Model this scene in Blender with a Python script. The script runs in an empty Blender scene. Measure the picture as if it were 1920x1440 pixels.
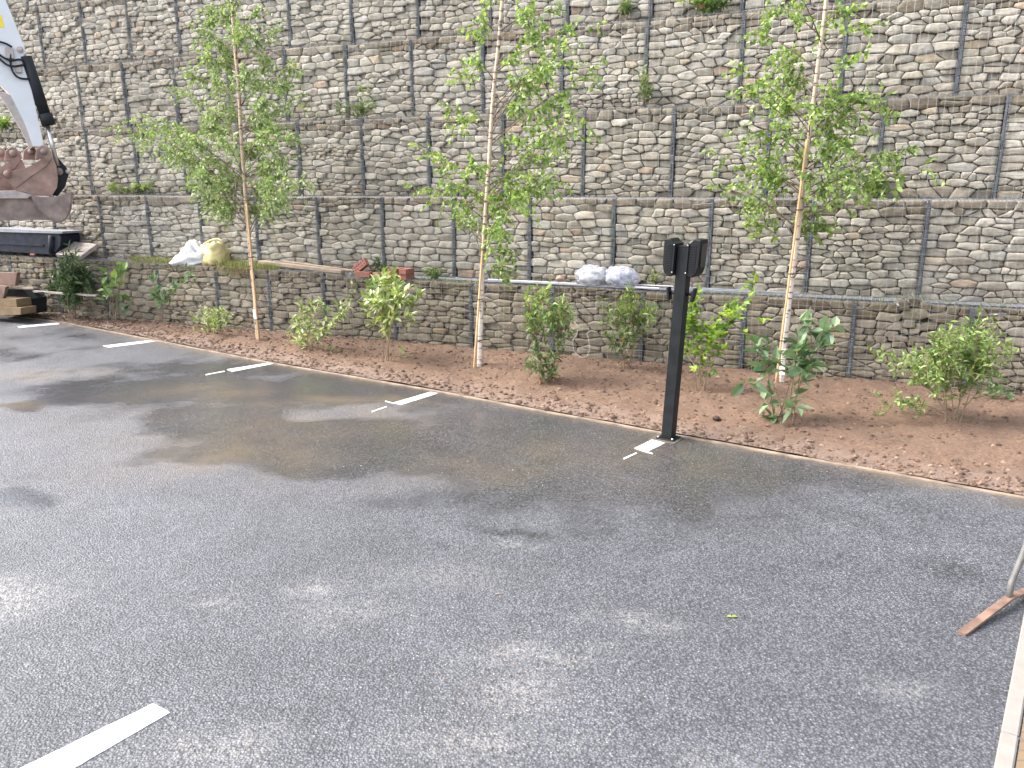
import bpy, math, random
import numpy as np
from mathutils import Vector, noise as mn
R = math.radians
sc = bpy.context.scene
# ---------------------------------------------------------------- camera
F, YH, H = 1500.0, 352.0, 1.95
PITCH = math.atan((720 - YH) / F)
cd = bpy.data.cameras.new('camera'); cam = bpy.data.objects.new('camera', cd)
sc.collection.objects.link(cam)
cam.location = (0, 0, H); cam.rotation_euler = (R(90) - PITCH, 0, 0)
cd.sensor_width = 36; cd.lens = F / 1920 * 36; cd.clip_end = 3000; cd.clip_start = 0.05
sc.camera = cam
# ---------------------------------------------------------------- sky, sun, exposure
SUN_EL, SUN_AZ = R(50), R(-86)          # azimuth clockwise from +Y, towards the sun
world = bpy.data.worlds.new('World'); sc.world = world; world.use_nodes = True
nt = world.node_tree; bg = nt.nodes['Background']
sky = nt.nodes.new('ShaderNodeTexSky'); sky.sky_type = 'NISHITA'; sky.sun_disc = False
sky.sun_elevation = SUN_EL; sky.sun_rotation = SUN_AZ
sky.air_density = 1.0; sky.dust_density = 4.0; sky.ozone_density = 1.0
hs = nt.nodes.new('ShaderNodeHueSaturation'); hs.inputs['Saturation'].default_value = 0.5
nt.links.new(sky.outputs[0], hs.inputs['Color']); nt.links.new(hs.outputs[0], bg.inputs[0])
bg.inputs[1].default_value = 0.15
sl = bpy.data.lights.new('sun', 'SUN'); sl.energy = 1.2; sl.angle = R(34); sl.color = (1, .96, .9)
so = bpy.data.objects.new('sun', sl); sc.collection.objects.link(so)
sd = Vector((math.sin(SUN_AZ) * math.cos(SUN_EL), math.cos(SUN_AZ) * math.cos(SUN_EL), math.sin(SUN_EL)))
so.rotation_euler = (-sd).to_track_quat('-Z', 'Y').to_euler(); so.location = (-6, 4, 12)
sc.view_settings.view_transform = 'Standard'; sc.view_settings.look = 'None'
sc.view_settings.exposure = 2.1; sc.view_settings.gamma = 1
# ---------------------------------------------------------------- geometry helpers
def ray(x, y):
    u = (x - 960) / F; v = -(y - 720) / F
    return Vector((u, math.cos(PITCH) + v * math.sin(PITCH), -math.sin(PITCH) + v * math.cos(PITCH)))
def g(x, y, z=0.0):                       # where the sight line meets height z
    r = ray(x, y); t = (z - H) / r.z
    return Vector((0, 0, H)) + r * t
WA = R(-22.7)
W = Vector((math.cos(WA), math.sin(WA), 0)); N = Vector((-math.sin(WA), math.cos(WA), 0)); Z = Vector((0, 0, 1))
def P(s, d, z): return W * s + N * d + Z * z          # wall frame: along, away, up
def at(x, y, d):                          # sight line to the plane d metres off, parallel to the wall
    r = ray(x, y); t = d / r.dot(N); return Vector((0, 0, H)) + r * t
def sz(x, y, d): q = at(x, y, d); return (q.dot(W), q.z)
def fbm(v, o=4): return mn.fractal(v, 0.9, 2.1, o)

class MB:
    def __init__(s): s.v = []; s.f = []; s.r = []; s.smooth = []
    def add(s, vs, fs, r=0.0, smooth=False):
        o = len(s.v); s.v.extend(vs); s.r.extend([r] * len(vs))
        for f in fs: s.f.append(tuple(i + o for i in f)); s.smooth.append(smooth)
    def build(s, name, mat, parent=None, attrs=None):
        me = bpy.data.meshes.new(name)
        me.from_pydata([tuple(a) for a in s.v], [], s.f)
        me.polygons.foreach_set('use_smooth', s.smooth)
        a = me.attributes.new('rnd', 'FLOAT', 'POINT'); a.data.foreach_set('value', s.r)
        if attrs:
            for k, vals in attrs.items():
                a = me.attributes.new(k, 'FLOAT', 'POINT'); a.data.foreach_set('value', vals)
        me.materials.append(mat); me.validate(); me.update()
        o = bpy.data.objects.new(name, me); sc.collection.objects.link(o)
        if parent is not None:
            o.parent = parent
            o.location = (0, 0, 0)
            M = [-c for c in parent['_org']]
            me.transform(__import__('mathutils').Matrix.Translation(M))
        return o
def tag(o, label, cat, group=None, kind=None):
    if label: o['label'] = label
    if cat: o['category'] = cat
    if group: o['group'] = group
    if kind: o['kind'] = kind
    return o
def thing(name, loc, label, cat, group=None):
    o = bpy.data.objects.new(name, None); sc.collection.objects.link(o)
    o.location = loc; o.empty_display_size = 0.2; o['_org'] = tuple(loc)
    return tag(o, label, cat, group)
def struct(mb, name, mat, attrs=None):
    o = mb.build(name, mat, None, attrs); o['kind'] = 'structure'; return o

def box(mb, c, ax, ay, az, r=0.0, bev=0.0):
    """c centre; ax, ay, az half-extent vectors; bev bevels the edges"""
    c = Vector(c); ax = Vector(ax); ay = Vector(ay); az = Vector(az)
    if bev <= 0:
        vs = [c + ax * i + ay * j + az * k for k in (-1, 1) for j in (-1, 1) for i in (-1, 1)]
        mb.add(vs, [(0, 2, 3, 1), (4, 5, 7, 6), (0, 1, 5, 4), (2, 6, 7, 3), (0, 4, 6, 2), (1, 3, 7, 5)], r); return
    lx, ly, lz = ax.length, ay.length, az.length
    bx, by, bz = min(bev / lx, .45), min(bev / ly, .45), min(bev / lz, .45)
    vs = []; idx = {}
    for k in (-1, 1):
        for j in (-1, 1):
            for i in (-1, 1):
                for a in range(3):
                    f = [1 - bx, 1 - by, 1 - bz]; f[a] = 1
                    idx[(i, j, k, a)] = len(vs); vs.append(c + ax * i * f[0] + ay * j * f[1] + az * k * f[2])
    fs = []
    for s_ in (-1, 1):
        q = [(s_, -1, -1), (s_, 1, -1), (s_, 1, 1), (s_, -1, 1)]; t = [idx[p + (0,)] for p in q]; fs.append(t if s_ > 0 else t[::-1])
        q = [(-1, s_, -1), (-1, s_, 1), (1, s_, 1), (1, s_, -1)]; t = [idx[p + (1,)] for p in q]; fs.append(t if s_ > 0 else t[::-1])
        q = [(-1, -1, s_), (1, -1, s_), (1, 1, s_), (-1, 1, s_)]; t = [idx[p + (2,)] for p in q]; fs.append(t if s_ > 0 else t[::-1])
    for j in (-1, 1):
        for k in (-1, 1):
            fs.append([idx[(-1, j, k, 1)], idx[(1, j, k, 1)], idx[(1, j, k, 2)], idx[(-1, j, k, 2)]])
            fs.append([idx[(j, -1, k, 0)], idx[(j, 1, k, 0)], idx[(j, 1, k, 2)], idx[(j, -1, k, 2)]])
            fs.append([idx[(j, k, -1, 0)], idx[(j, k, 1, 0)], idx[(j, k, 1, 1)], idx[(j, k, -1, 1)]])
    for i in (-1, 1):
        for j in (-1, 1):
            for k in (-1, 1): fs.append([idx[(i, j, k, 0)], idx[(i, j, k, 1)], idx[(i, j, k, 2)]])
    mb.add(vs, fs, r)
def tube(mb, pts, rad, n=6, r=0.0, cap=True, smooth=True):
    m = len(pts); pts = [Vector(p) for p in pts]
    if not hasattr(rad, '__len__'): rad = [rad] * m
    vs = []; u = None
    for i, p in enumerate(pts):
        t = (pts[min(i + 1, m - 1)] - pts[max(i - 1, 0)])
        if t.length < 1e-9: t = Vector((0, 0, 1))
        t.normalize()
        if u is None:
            u = t.orthogonal().normalized()
        else:
            u = u - t * u.dot(t)
            if u.length < 1e-6: u = t.orthogonal()
            u.normalize()
        b = t.cross(u)
        for k in range(n):
            a = 2 * math.pi * k / n; vs.append(p + (u * math.cos(a) + b * math.sin(a)) * rad[i])
    fs = [(i * n + k, i * n + (k + 1) % n, (i + 1) * n + (k + 1) % n, (i + 1) * n + k) for i in range(m - 1) for k in range(n)]
    if cap: fs += [tuple(range(n - 1, -1, -1)), tuple((m - 1) * n + k for k in range(n))]
    mb.add(vs, fs, r, smooth)
def prism(mb, poly, d0, d1, r=0.0, fr=None, bev=0.0):
    """poly of (a,b) in the plane of fr (default wall frame s,z), extruded from d0 to d1 (d0 nearer the camera)"""
    fr = fr or P; n = len(poly)
    A = sum(poly[i][0] * poly[(i + 1) % n][1] - poly[(i + 1) % n][0] * poly[i][1] for i in range(n))
    if A < 0: poly = poly[::-1]
    if bev > 0:
        cx = sum(p[0] for p in poly) / n; cy = sum(p[1] for p in poly) / n
        def sh(p):
            l = math.hypot(p[0] - cx, p[1] - cy) or 1; k = 1 - bev / l; return (cx + (p[0] - cx) * k, cy + (p[1] - cy) * k)
        rings = [([sh(p) for p in poly], d0), (poly, d0 + bev), (poly, d1 - bev), ([sh(p) for p in poly], d1)]
    else: rings = [(poly, d0), (poly, d1)]
    vs = [fr(a, d, b) for pl, d in rings for a, b in pl]
    fs = [tuple(range(n)), tuple((len(rings) - 1) * n + i for i in range(n - 1, -1, -1))]
    for q in range(len(rings) - 1):
        for i in range(n):
            j = (i + 1) % n; fs.append((q * n + i, (q + 1) * n + i, (q + 1) * n + j, q * n + j))
    mb.add(vs, fs, r)
def sheet(mb, curve, d0, d1, th, fr=None, r=0.0):
    """a bent plate: curve of (s,z) points swept along d with thickness th"""
    fr = fr or P; n = len(curve); off = []
    for i in range(n):
        a = curve[max(i - 1, 0)]; b = curve[min(i + 1, n - 1)]
        tx, tz = b[0] - a[0], b[1] - a[1]; l = math.hypot(tx, tz) or 1
        off.append((curve[i][0] - tz / l * th, curve[i][1] + tx / l * th))
    prism(mb, list(curve) + off[::-1], d0, d1, r, fr)
def blob(mb, c, rx, ry, rz, seed, amp=.25, freq=2.0, n=18, m=26, flat=None, r=0.0, ax=None, crease=0.0):
    ax = ax or (W, N, Z); c = Vector(c); vs = []; fs = []
    for i in range(n + 1):
        th = math.pi * i / n
        for j in range(m):
            ph = 2 * math.pi * j / m
            q = Vector((math.sin(th) * math.cos(ph), math.sin(th) * math.sin(ph), math.cos(th)))
            k = 1 + amp * fbm(q * freq + Vector((seed * 7.1, seed * 3.3, seed)), 3)
            if crease:
                k -= crease * (1 - abs(mn.noise(q * freq * 2.3 + Vector((seed, 9, 2))))) ** 5
            x, y, zz = q.x * rx * k, q.y * ry * k, q.z * rz * k
            if flat is not None and zz < flat: zz = flat + (zz - flat) * .08
            vs.append(c + ax[0] * x + ax[1] * y + ax[2] * zz)
    for i in range(n):
        for j in range(m):
            a = i * m + j; b = i * m + (j + 1) % m; fs.append((a, a + m, b + m, b))
    mb.add(vs, fs, r, True)

# ---------------------------------------------------------------- materials
class NT:
    def __init__(s, name):
        s.m = bpy.data.materials.new(name); s.m.use_nodes = True; s.t = s.m.node_tree
        s.b = s.t.nodes['Principled BSDF']
    def n(s, t, **k):
        x = s.t.nodes.new(t)
        for a, b in k.items(): setattr(x, a, b)
        return x
    def l(s, a, b): s.t.links.new(a, b)
    def co(s):
        return s.n('ShaderNodeTexCoord').outputs['Object']
    def geo(s): return s.n('ShaderNodeNewGeometry').outputs['Position']
    def noise(s, scale, detail=4, rough=.55, vec=None, dist=0):
        x = s.n('ShaderNodeTexNoise'); x.inputs['Scale'].default_value = scale; x.inputs['Detail'].default_value = detail
        x.inputs['Roughness'].default_value = rough; x.inputs['Distortion'].default_value = dist
        s.l(vec if vec is not None else s.geo(), x.inputs['Vector']); return x.outputs['Fac']
    def ramp(s, fac, stops, interp='LINEAR'):
        x = s.n('ShaderNodeValToRGB'); x.color_ramp.interpolation = interp
        e = x.color_ramp.elements
        while len(e) < len(stops): e.new(.5)
        for i, (p, c) in enumerate(stops):
            e[i].position = p; e[i].color = (c, c, c, 1) if not hasattr(c, '__len__') else tuple(c) + (1,)
        s.l(fac, x.inputs[0]); return x.outputs[0]
    def attr(s, name): return s.n('ShaderNodeAttribute', attribute_name=name).outputs['Fac']
    def mix(s, fac, a, b, mode='MIX'):
        x = s.n('ShaderNodeMix', data_type='RGBA', blend_type=mode)
        for sock, v in ((x.inputs[0], fac), (x.inputs[6], a), (x.inputs[7], b)):
            if hasattr(v, 'is_linked'): s.l(v, sock)
            elif hasattr(v, '__len__'): sock.default_value = tuple(v) + (1,)
            else: sock.default_value = v if sock == x.inputs[0] else (v, v, v, 1)
        return x.outputs[2]
    def math(s, op, a, b=0.0, clamp=False):
        x = s.n('ShaderNodeMath', operation=op, use_clamp=clamp)
        for sock, v in ((x.inputs[0], a), (x.inputs[1], b)):
            if hasattr(v, 'is_linked'): s.l(v, sock)
            else: sock.default_value = v
        return x.outputs[0]
    def bump(s, h, strength=.3, dist=.01, normal=None):
        x = s.n('ShaderNodeBump'); x.inputs['Distance'].default_value = dist
        if hasattr(strength, 'is_linked'): s.l(strength, x.inputs['Strength'])
        else: x.inputs['Strength'].default_value = strength
        s.l(h, x.inputs['Height'])
        if normal is not None: s.l(normal, x.inputs['Normal'])
        s.l(x.outputs[0], s.b.inputs['Normal']); return x.outputs[0]
    def set(s, col=None, rough=None, **k):
        for key, v in (('Base Color', col), ('Roughness', rough)):
            if v is None: continue
            if hasattr(v, 'is_linked'): s.l(v, s.b.inputs[key])
            elif hasattr(v, '__len__'): s.b.inputs[key].default_value = tuple(v) + (1,)
            else: s.b.inputs[key].default_value = v
        for a, v in k.items(): s.b.inputs[a.replace('_', ' ')].default_value = v
        return s.m

def plain(name, col, rough=.6, var=.25, scale=14, bump=.15, bd=.004, metal=0.0, spec=.5, sat=None):
    t = NT(name); f = t.noise(scale, 5)
    lo = [c * (1 - var) for c in col]; hi = [min(1, c * (1 + var)) for c in col]
    t.set(t.ramp(f, [(.3, lo), (.7, hi)]), rough, Metallic=metal)
    t.b.inputs['Specular IOR Level'].default_value = spec
    if bump: t.bump(t.noise(scale * 5, 4), bump, bd)
    return t.m

def stone_mat(name, mul, moss):
    t = NT(name); r = t.attr('rnd')
    c = t.ramp(r, [(0, (.41, .375, .325)), (.15, (.47, .435, .38)), (.4, (.445, .415, .365)), (.6, (.50, .465, .41)), (.75, (.43, .41, .38)),
                   (.85, (.48, .445, .39)), (.95, (.47, .395, .31)), (.968, (.43, .33, .26)), (.976, (.46, .43, .39)), (1, (.54, .51, .46))], 'CONSTANT')
    n1 = t.noise(9, 5, .6); n2 = t.noise(45, 5, .65); n3 = t.noise(150, 3, .6)
    c = t.mix(1, c, t.ramp(n1, [(.3, .82), (.7, 1.12)]), 'MULTIPLY')
    c = t.mix(1, c, t.ramp(n2, [(.3, .76), (.68, 1.15)]), 'MULTIPLY')
    c = t.mix(t.ramp(t.noise(5, 4), [(.52, 0.0), (.72, .5)]), c, (.34, .27, .20))
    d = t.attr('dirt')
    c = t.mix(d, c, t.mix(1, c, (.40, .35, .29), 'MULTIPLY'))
    if moss: c = t.mix(t.ramp(t.noise(2.2, 4), [(.5, 0.0), (.75, moss)]), c, (.12, .135, .06))
    c = t.mix(1, c, mul, 'MULTIPLY')
    t.set(c, .88); t.b.inputs['Specular IOR Level'].default_value = .25
    h = t.math('ADD', t.math('MULTIPLY', n2, .7), t.math('MULTIPLY', n3, .3))
    t.bump(h, .8, .012); return t.m
M = {}
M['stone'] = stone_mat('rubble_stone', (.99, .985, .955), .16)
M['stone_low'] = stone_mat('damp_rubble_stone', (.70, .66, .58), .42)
M['wire'] = plain('galvanised_wire', (.33, .34, .35), .45, .15, metal=.35, bump=0)
M['seam'] = plain('lacing_wire', (.14, .155, .175), .5, .2, metal=.2, bump=0)  # darker than the mesh: shadow between baskets is put into the colour
M['backing'] = plain('packed_rubble', (.085, .07, .055), .95, .4, 20, .6, .02)
t = NT('ledge_rubble'); v = t.n('ShaderNodeTexVoronoi'); v.inputs['Scale'].default_value = 14; t.l(t.geo(), v.inputs['Vector'])
t.set(t.mix(.5, t.ramp(t.noise(6, 5), [(.3, (.12, .09, .065)), (.7, (.27, .23, .19))]), t.ramp(v.outputs['Color'], [(0, .12), (1, .42)])), .95)
t.bump(v.outputs['Distance'], .9, .04); M['ledge'] = t.m

# asphalt ------------------------------------------------------
t = NT('asphalt'); pos = t.geo()
wet = t.attr('wet'); silt = t.attr('silt'); dust_glare = t.attr('dust_glare')
v1 = t.n('ShaderNodeTexVoronoi'); v1.inputs['Scale'].default_value = 95; t.l(pos, v1.inputs['Vector'])
v2 = t.n('ShaderNodeTexVoronoi'); v2.inputs['Scale'].default_value = 95; t.l(pos, v2.inputs['Vector'])
base = t.ramp(v1.outputs['Color'], [(0, (.042, .044, .051)), (.5, (.098, .101, .115)), (.85, (.158, .161, .178)), (1, (.28, .278, .28))])
base = t.mix(t.ramp(t.noise(160, 4, .7), [(.35, .0), (.65, .6)]), base, (.06, .061, .068))
base = t.mix(1, base, t.ramp(t.noise(.55, 5, .6), [(.3, .80), (.7, 1.22)]), 'MULTIPLY')
base = t.mix(1, base, t.ramp(t.noise(3.1, 5, .6), [(.3, .88), (.7, 1.12)]), 'MULTIPLY')
base = t.mix(1, base, t.ramp(v2.outputs['Distance'], [(.25, 1.15), (.65, .50)]), 'MULTIPLY')
du = t.math('MULTIPLY', dust_glare, t.ramp(t.noise(34, 6, .75), [(.44, 0.0), (.58, 1.0)]), True)
base = t.mix(du, base, (.34, .325, .30))  # pale dust tone; at far left it also paints in sky glare
si = t.math('MULTIPLY', silt, t.ramp(t.noise(2.4, 6, .65), [(.3, .15), (.7, 1.0)]), True)
base = t.mix(si, base, (.185, .143, .10))
base = t.mix(t.math('MULTIPLY', wet, .62), base, t.mix(1, base, .5, 'MULTIPLY'))
rgh = t.math('SUBTRACT', .54, t.math('MULTIPLY', wet, .39))
t.set(base, rgh); t.b.inputs['Specular IOR Level'].default_value = .5
hh = t.math('ADD', v2.outputs['Distance'], t.math('MULTIPLY', t.noise(220, 3), .6))
t.bump(hh, t.math('SUBTRACT', .9, t.math('MULTIPLY', wet, .70)), .005); M['asphalt'] = t.m

t = NT('soil'); e = t.attr('edge')
c = t.ramp(t.noise(38, 6, .7), [(.25, (.066, .037, .024)), (.5, (.152, .092, .060)), (.75, (.245, .162, .112))])
c = t.mix(1, c, t.ramp(t.noise(1.4, 4), [(.3, .82), (.7, 1.15)]), 'MULTIPLY')
c = t.mix(t.math('MULTIPLY', e, .75), c, t.ramp(t.noise(24, 5, .7), [(.3, (.10, .064, .048)), (.6, (.225, .160, .125))]))
t.set(c, t.math('SUBTRACT', .95, t.math('MULTIPLY', e, .3))); t.bump(t.noise(60, 6, .75), .9, .02); M['soil'] = t.m
t = NT('clod'); c = t.ramp(t.attr('rnd'), [(0, (.05, .028, .018)), (.6, (.135, .078, .049)), (.9, (.23, .155, .11)), (1, (.42, .38, .33))])
t.set(t.mix(1, c, t.ramp(t.noise(60, 4), [(.3, .7), (.7, 1.2)]), 'MULTIPLY'), .85); t.bump(t.noise(90, 4), .6, .01); M['clod'] = t.m
t = NT('road_paint')
t.set(t.mix(t.ramp(t.noise(170, 4, .7), [(.62, 0.0), (.74, .55)]), (.66, .65, .61), (.26, .25, .24)), .55)
t.bump(t.noise(130, 3), .4, .003); M['paint'] = t.m
M['edging'] = plain('edging_timber', (.20, .15, .11), .85, .45, 7, .4)
M['concrete'] = plain('kerb_concrete', (.21, .192, .172), .8, .08, 12, .35)
t = NT('block_paving'); br = t.n('ShaderNodeTexBrick'); t.l(t.geo(), br.inputs['Vector']); br.inputs['Scale'].default_value = 5
br.inputs['Color1'].default_value = (.165, .115, .065, 1); br.inputs['Color2'].default_value = (.14, .095, .055, 1); br.inputs['Mortar'].default_value = (.10, .08, .06, 1)
t.set(br.outputs['Color'], .85); t.bump(br.outputs['Fac'], -.4, .01); M['paving'] = t.m
M['black'] = plain('black_powder_coat', (.009, .0105, .012), .5, .5, 9, .1, .002, 0.0, .22)
M['black_side'] = plain('black_moulded_plastic', (.007, .0075, .009), .55, .2, 30, .12, .002, 0.0, .22)
M['screen'] = plain('dark_gloss_cover', (.008, .009, .009), .16, .1, 5, 0)
M['steel'] = plain('bright_steel', (.55, .55, .55), .3, .1, metal=.9, bump=0)
M['rust'] = plain('rusty_steel', (.29, .185, .15), .75, .4, 5, .4, .006)
M['rust_grey'] = plain('worn_rusty_steel', (.25, .19, .165), .65, .4, 6, .35, .006)
M['worn'] = plain('worn_steel_edge', (.42, .36, .33), .5, .2, 9, .2)
M['white_paint'] = plain('white_machine_paint', (.66, .665, .68), .32, .05, 4, .04)
M['rubber'] = plain('black_rubber', (.014, .016, .020), .55, .2, 10, .1, .004, 0.0, .25)
M['tub'] = plain('black_scratched_plastic', (.014, .017, .028), .6, .5, 12, .2, .004, 0.0, .18)
M['tub_rim'] = plain('grey_rim', (.20, .21, .23), .5, .2, 12, .2)
M['yellow'] = plain('yellow_sticker', (.85, .66, .03), .5, .05, 5, 0)
M['brick'] = plain('red_brick', (.27, .11, .08), .9, .25, 25, .3)
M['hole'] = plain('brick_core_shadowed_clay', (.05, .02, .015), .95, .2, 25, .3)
M['plank'] = plain('weathered_plank', (.28, .215, .16), .85, .25, 8, .35)
M['tan_timber'] = plain('yellow_timber', (.155, .105, .055), .85, .25, 8, .3)
M['redwood'] = plain('red_brown_board', (.15, .09, .07), .85, .25, 8, .3)
M['stake'] = plain('bamboo_cane', (.62, .40, .21), .6, .15, 8, .2)
M['tie'] = plain('black_tree_tie', (.02, .02, .02), .6, .1, 8, .1)
M['tagm'] = plain('white_plant_tag', (.75, .74, .72), .6, .06, 8, .1)
M['upvc'] = plain('white_plastic_trim', (.50, .50, .52), .35, .04, 8, 0)
M['conduit'] = plain('grey_conduit', (.20, .21, .23), .4, .2, 8, 0)
M['sackw'] = plain('white_woven_sack', (.60, .60, .60), .6, .07, 6, .35, .01)
M['sacky'] = plain('yellow_plastic_sack', (.52, .43, .20), .55, .15, 5, .3, .01)
M['slab'] = plain('worn_board', (.33, .28, .245), .85, .3, 14, .4, .01)
M['twine'] = plain('pale_twine', (.52, .47, .38), .8, .1, 8, .1)
M['stem'] = plain('green_brown_stem', (.20, .145, .09), .7, .3, 20, .2)
M['branch'] = plain('brown_twig', (.13, .09, .065), .7, .3, 20, .2)
# birch bark: pale with dark lenticels, running to tan higher up
for bk_n, bcol in (('bark', (.74, .66, .59)), ('bark_tan', (.43, .325, .24))):
  t = NT('birch_' + bk_n); tc = t.geo(); mp = t.n('ShaderNodeMapping'); mp.inputs['Scale'].default_value = (9, 9, 38); t.l(tc, mp.inputs[0])
  sx = t.n('ShaderNodeSeparateXYZ'); t.l(tc, sx.inputs[0])
  c = t.mix(t.ramp(t.math('MULTIPLY', sx.outputs['Z'], .35), [(.18, 0.0), (.62, .85)]), bcol, (.50, .36, .25))
  c = t.mix(t.ramp(t.noise(1.0, 3, .5, mp.outputs[0]), [(.575, 0.0), (.62, .9)]), c, (.06, .045, .04))
  c = t.mix(1, c, t.ramp(t.noise(30, 4), [(.3, .8), (.7, 1.1)]), 'MULTIPLY')
  t.set(c, .6); t.bump(t.noise(50, 4), .3, .004); M[bk_n] = t.m
# clear plastic
t = NT('clear_plastic'); tr = t.n('ShaderNodeBsdfTransparent'); ms = t.n('ShaderNodeMixShader')
t.set((.56, .57, .62), .14); t.bump(t.noise(6, 3, .5, dist=1.6), .45, .04)
t.l(t.ramp(t.noise(12, 4, .6, dist=1), [(.3, .3), (.7, .8)]), ms.inputs[0])
t.l(t.b.outputs[0], ms.inputs[1]); t.l(tr.outputs[0], ms.inputs[2])
t.l(ms.outputs[0], t.t.nodes['Material Output'].inputs['Surface']); M['clear'] = t.m
def leaf_mat(name, stops, gloss=.4, trans=.35):
    t = NT(name); c = t.ramp(t.attr('rnd'), stops)
    c = t.mix(1, c, t.ramp(t.noise(30, 3), [(.3, .85), (.7, 1.12)]), 'MULTIPLY')
    t.set(c, gloss); t.b.inputs['Specular IOR Level'].default_value = .5
    tl = t.n('ShaderNodeBsdfTranslucent'); ms = t.n('ShaderNodeMixShader'); ms.inputs[0].default_value = trans
    t.l(t.mix(1, c, (1.25, 1.3, .7), 'MULTIPLY'), tl.inputs[0])
    t.l(t.b.outputs[0], ms.inputs[1]); t.l(tl.outputs[0], ms.inputs[2])
    t.l(ms.outputs[0], t.t.nodes['Material Output'].inputs['Surface']); return t.m
M['birch_leaf'] = leaf_mat('birch_leaf', [(0, (.11, .19, .05)), (.5, (.22, .33, .085)), (.9, (.34, .44, .13)), (1, (.50, .52, .28))], .38, .4)
M['birch_leaf_b'] = leaf_mat('birch_leaf_fine', [(0, (.15, .22, .08)), (.5, (.25, .34, .125)), (.9, (.32, .40, .17)), (1, (.44, .46, .28))], .45, .35)
M['leaf_dark'] = leaf_mat('dark_shrub_leaf', [(0, (.025, .05, .022)), (.6, (.055, .10, .04)), (1, (.12, .19, .06))], .35, .2)
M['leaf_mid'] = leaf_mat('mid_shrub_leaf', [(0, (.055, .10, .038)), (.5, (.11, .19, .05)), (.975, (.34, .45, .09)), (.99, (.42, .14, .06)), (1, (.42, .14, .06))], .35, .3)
M['leaf_pale'] = leaf_mat('variegated_leaf', [(0, (.12, .19, .05)), (.4, (.24, .33, .08)), (.75, (.40, .46, .20)), (1, (.62, .62, .45))], .35, .3)
M['leaf_lime'] = leaf_mat('lime_leaf', [(0, (.10, .20, .03)), (.5, (.20, .33, .045)), (1, (.34, .45, .07))], .4, .4)
M['leaf_grey'] = leaf_mat('grey_green_leaf', [(0, (.07, .13, .06)), (.5, (.12, .20, .09)), (1, (.25, .33, .19))], .4, .25)
M['leaf_fresh'] = leaf_mat('fresh_shrub_leaf', [(0, (.085, .15, .04)), (.5, (.17, .26, .065)), (.9, (.28, .37, .12)), (1, (.42, .46, .25))], .38, .35)
M['grass'] = leaf_mat('grass_blade', [(0, (.08, .13, .035)), (.55, (.17, .22, .06)), (1, (.42, .33, .16))], .6, .3)
M['dry_grass'] = leaf_mat('dry_grass', [(0, (.22, .15, .08)), (.45, (.31, .22, .12)), (.6, (.14, .17, .05)), (1, (.20, .24, .08))], .7, .2)

# ---------------------------------------------------------------- ground, asphalt, bed
KERB = [(-30, 8.43), (-12.21, 8.40), (-11.46, 8.36), (-10.7, 8.27), (-8.3, 7.70), (-6.26, 7.22), (-4.9, 6.96), (-3.6, 6.73), (-2.76, 6.53), (-1.3, 6.22), (-0.43, 6.05), (0.44, 5.88), (1.18, 5.72), (14, 3.1)]
def kd(s):
    for (a, b), (c, e) in zip(KERB, KERB[1:]):
        if a <= s <= c: return b + (e - b) * (s - a) / (c - a)
    return 8.43 if s < -12 else 3.1
def soil_z(s, d):
    k = kd(s); u = d - k; wd = max(8.75 - k, .2)
    z = .016 + .05 * math.sin(min(1, max(0, u / wd)) * math.pi * .8) * min(1, wd / 1.5)
    f = min(1, u / .15)
    z += f * (.028 * fbm(Vector((s * 1.6, d * 1.6, 1)), 4) + .017 * fbm(Vector((s * 7, d * 7, 5)), 5))
    return max(z, .010)
mb = MB(); S = 400
for x0, x1, y0, y1 in [(-S, S, -S, S)]:
    mb.add([Vector((x0, y0, -.06)), Vector((x1, y0, -.06)), Vector((x1, y1, -.06)), Vector((x0, y1, -.06))], [(0, 1, 2, 3)])
struct(mb, 'ground', M['backing'])

def gell(px, py, rx, ry, w):
    c = g(px, py); a = g(px, py - ry); b = g(px, py + ry)
    return (c.x, (a.y + b.y) / 2, rx * c.y / F / math.cos(PITCH), abs(a.y - b.y) / 2, w)
WETS = [gell(*a) for a in [(560, 835, 400, 60, 1), (300, 800, 230, 36, .9), (1050, 855, 330, 62, .95), (620, 735, 230, 26, 1), (860, 790, 260, 34, .7), (230, 735, 250, 24, .75), (1100, 780, 200, 26, .8),
        (1330, 880, 200, 30, .8), (1120, 900, 260, 36, .7), (60, 932, 75, 17, 1), (980, 1004, 60, 11, .8), (50, 765, 110, 14, .8), (0, 668, 160, 14, .6), (400, 690, 180, 12, .6), (900, 930, 280, 26, .4), (1280, 920, 180, 20, .45)]]
DRY = [gell(*a) for a in [(690, 781, 120, 15, 1.0), (120, 815, 150, 36, .9), (130, 670, 150, 16, .6), (480, 905, 160, 12, .5), (240, 905, 190, 25, .8)]]
SILT = [gell(*a) for a in [(440, 845, 200, 42, .9), (690, 752, 110, 11, 1), (900, 880, 200, 30, .55), (30, 762, 80, 10, 1), (560, 800, 340, 60, .5), (1150, 860, 260, 50, .5), (420, 735, 120, 14, .8), (60, 700, 90, 9, .6)]]
DUST_GLARE = [gell(*a) for a in [(10, 1125, 75, 34, .62), (965, 1300, 90, 34, .42), (1000, 1225, 110, 16, .5), (900, 1390, 130, 30, .4), (590, 1105, 40, 12, .7), (1175, 1155, 45, 10, .6), (1240, 1180, 60, 10, .4),  # sandy patches, plus a left patch lightened for sky glare
        (400, 1130, 28, 7, .5), (400, 1400, 120, 25, .45), (965, 1020, 40, 6, .6), (640, 1150, 90, 25, .3), (1690, 1290, 60, 20, .3), (830, 1080, 120, 20, .25), (1330, 1420, 90, 20, .3)]]
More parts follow.
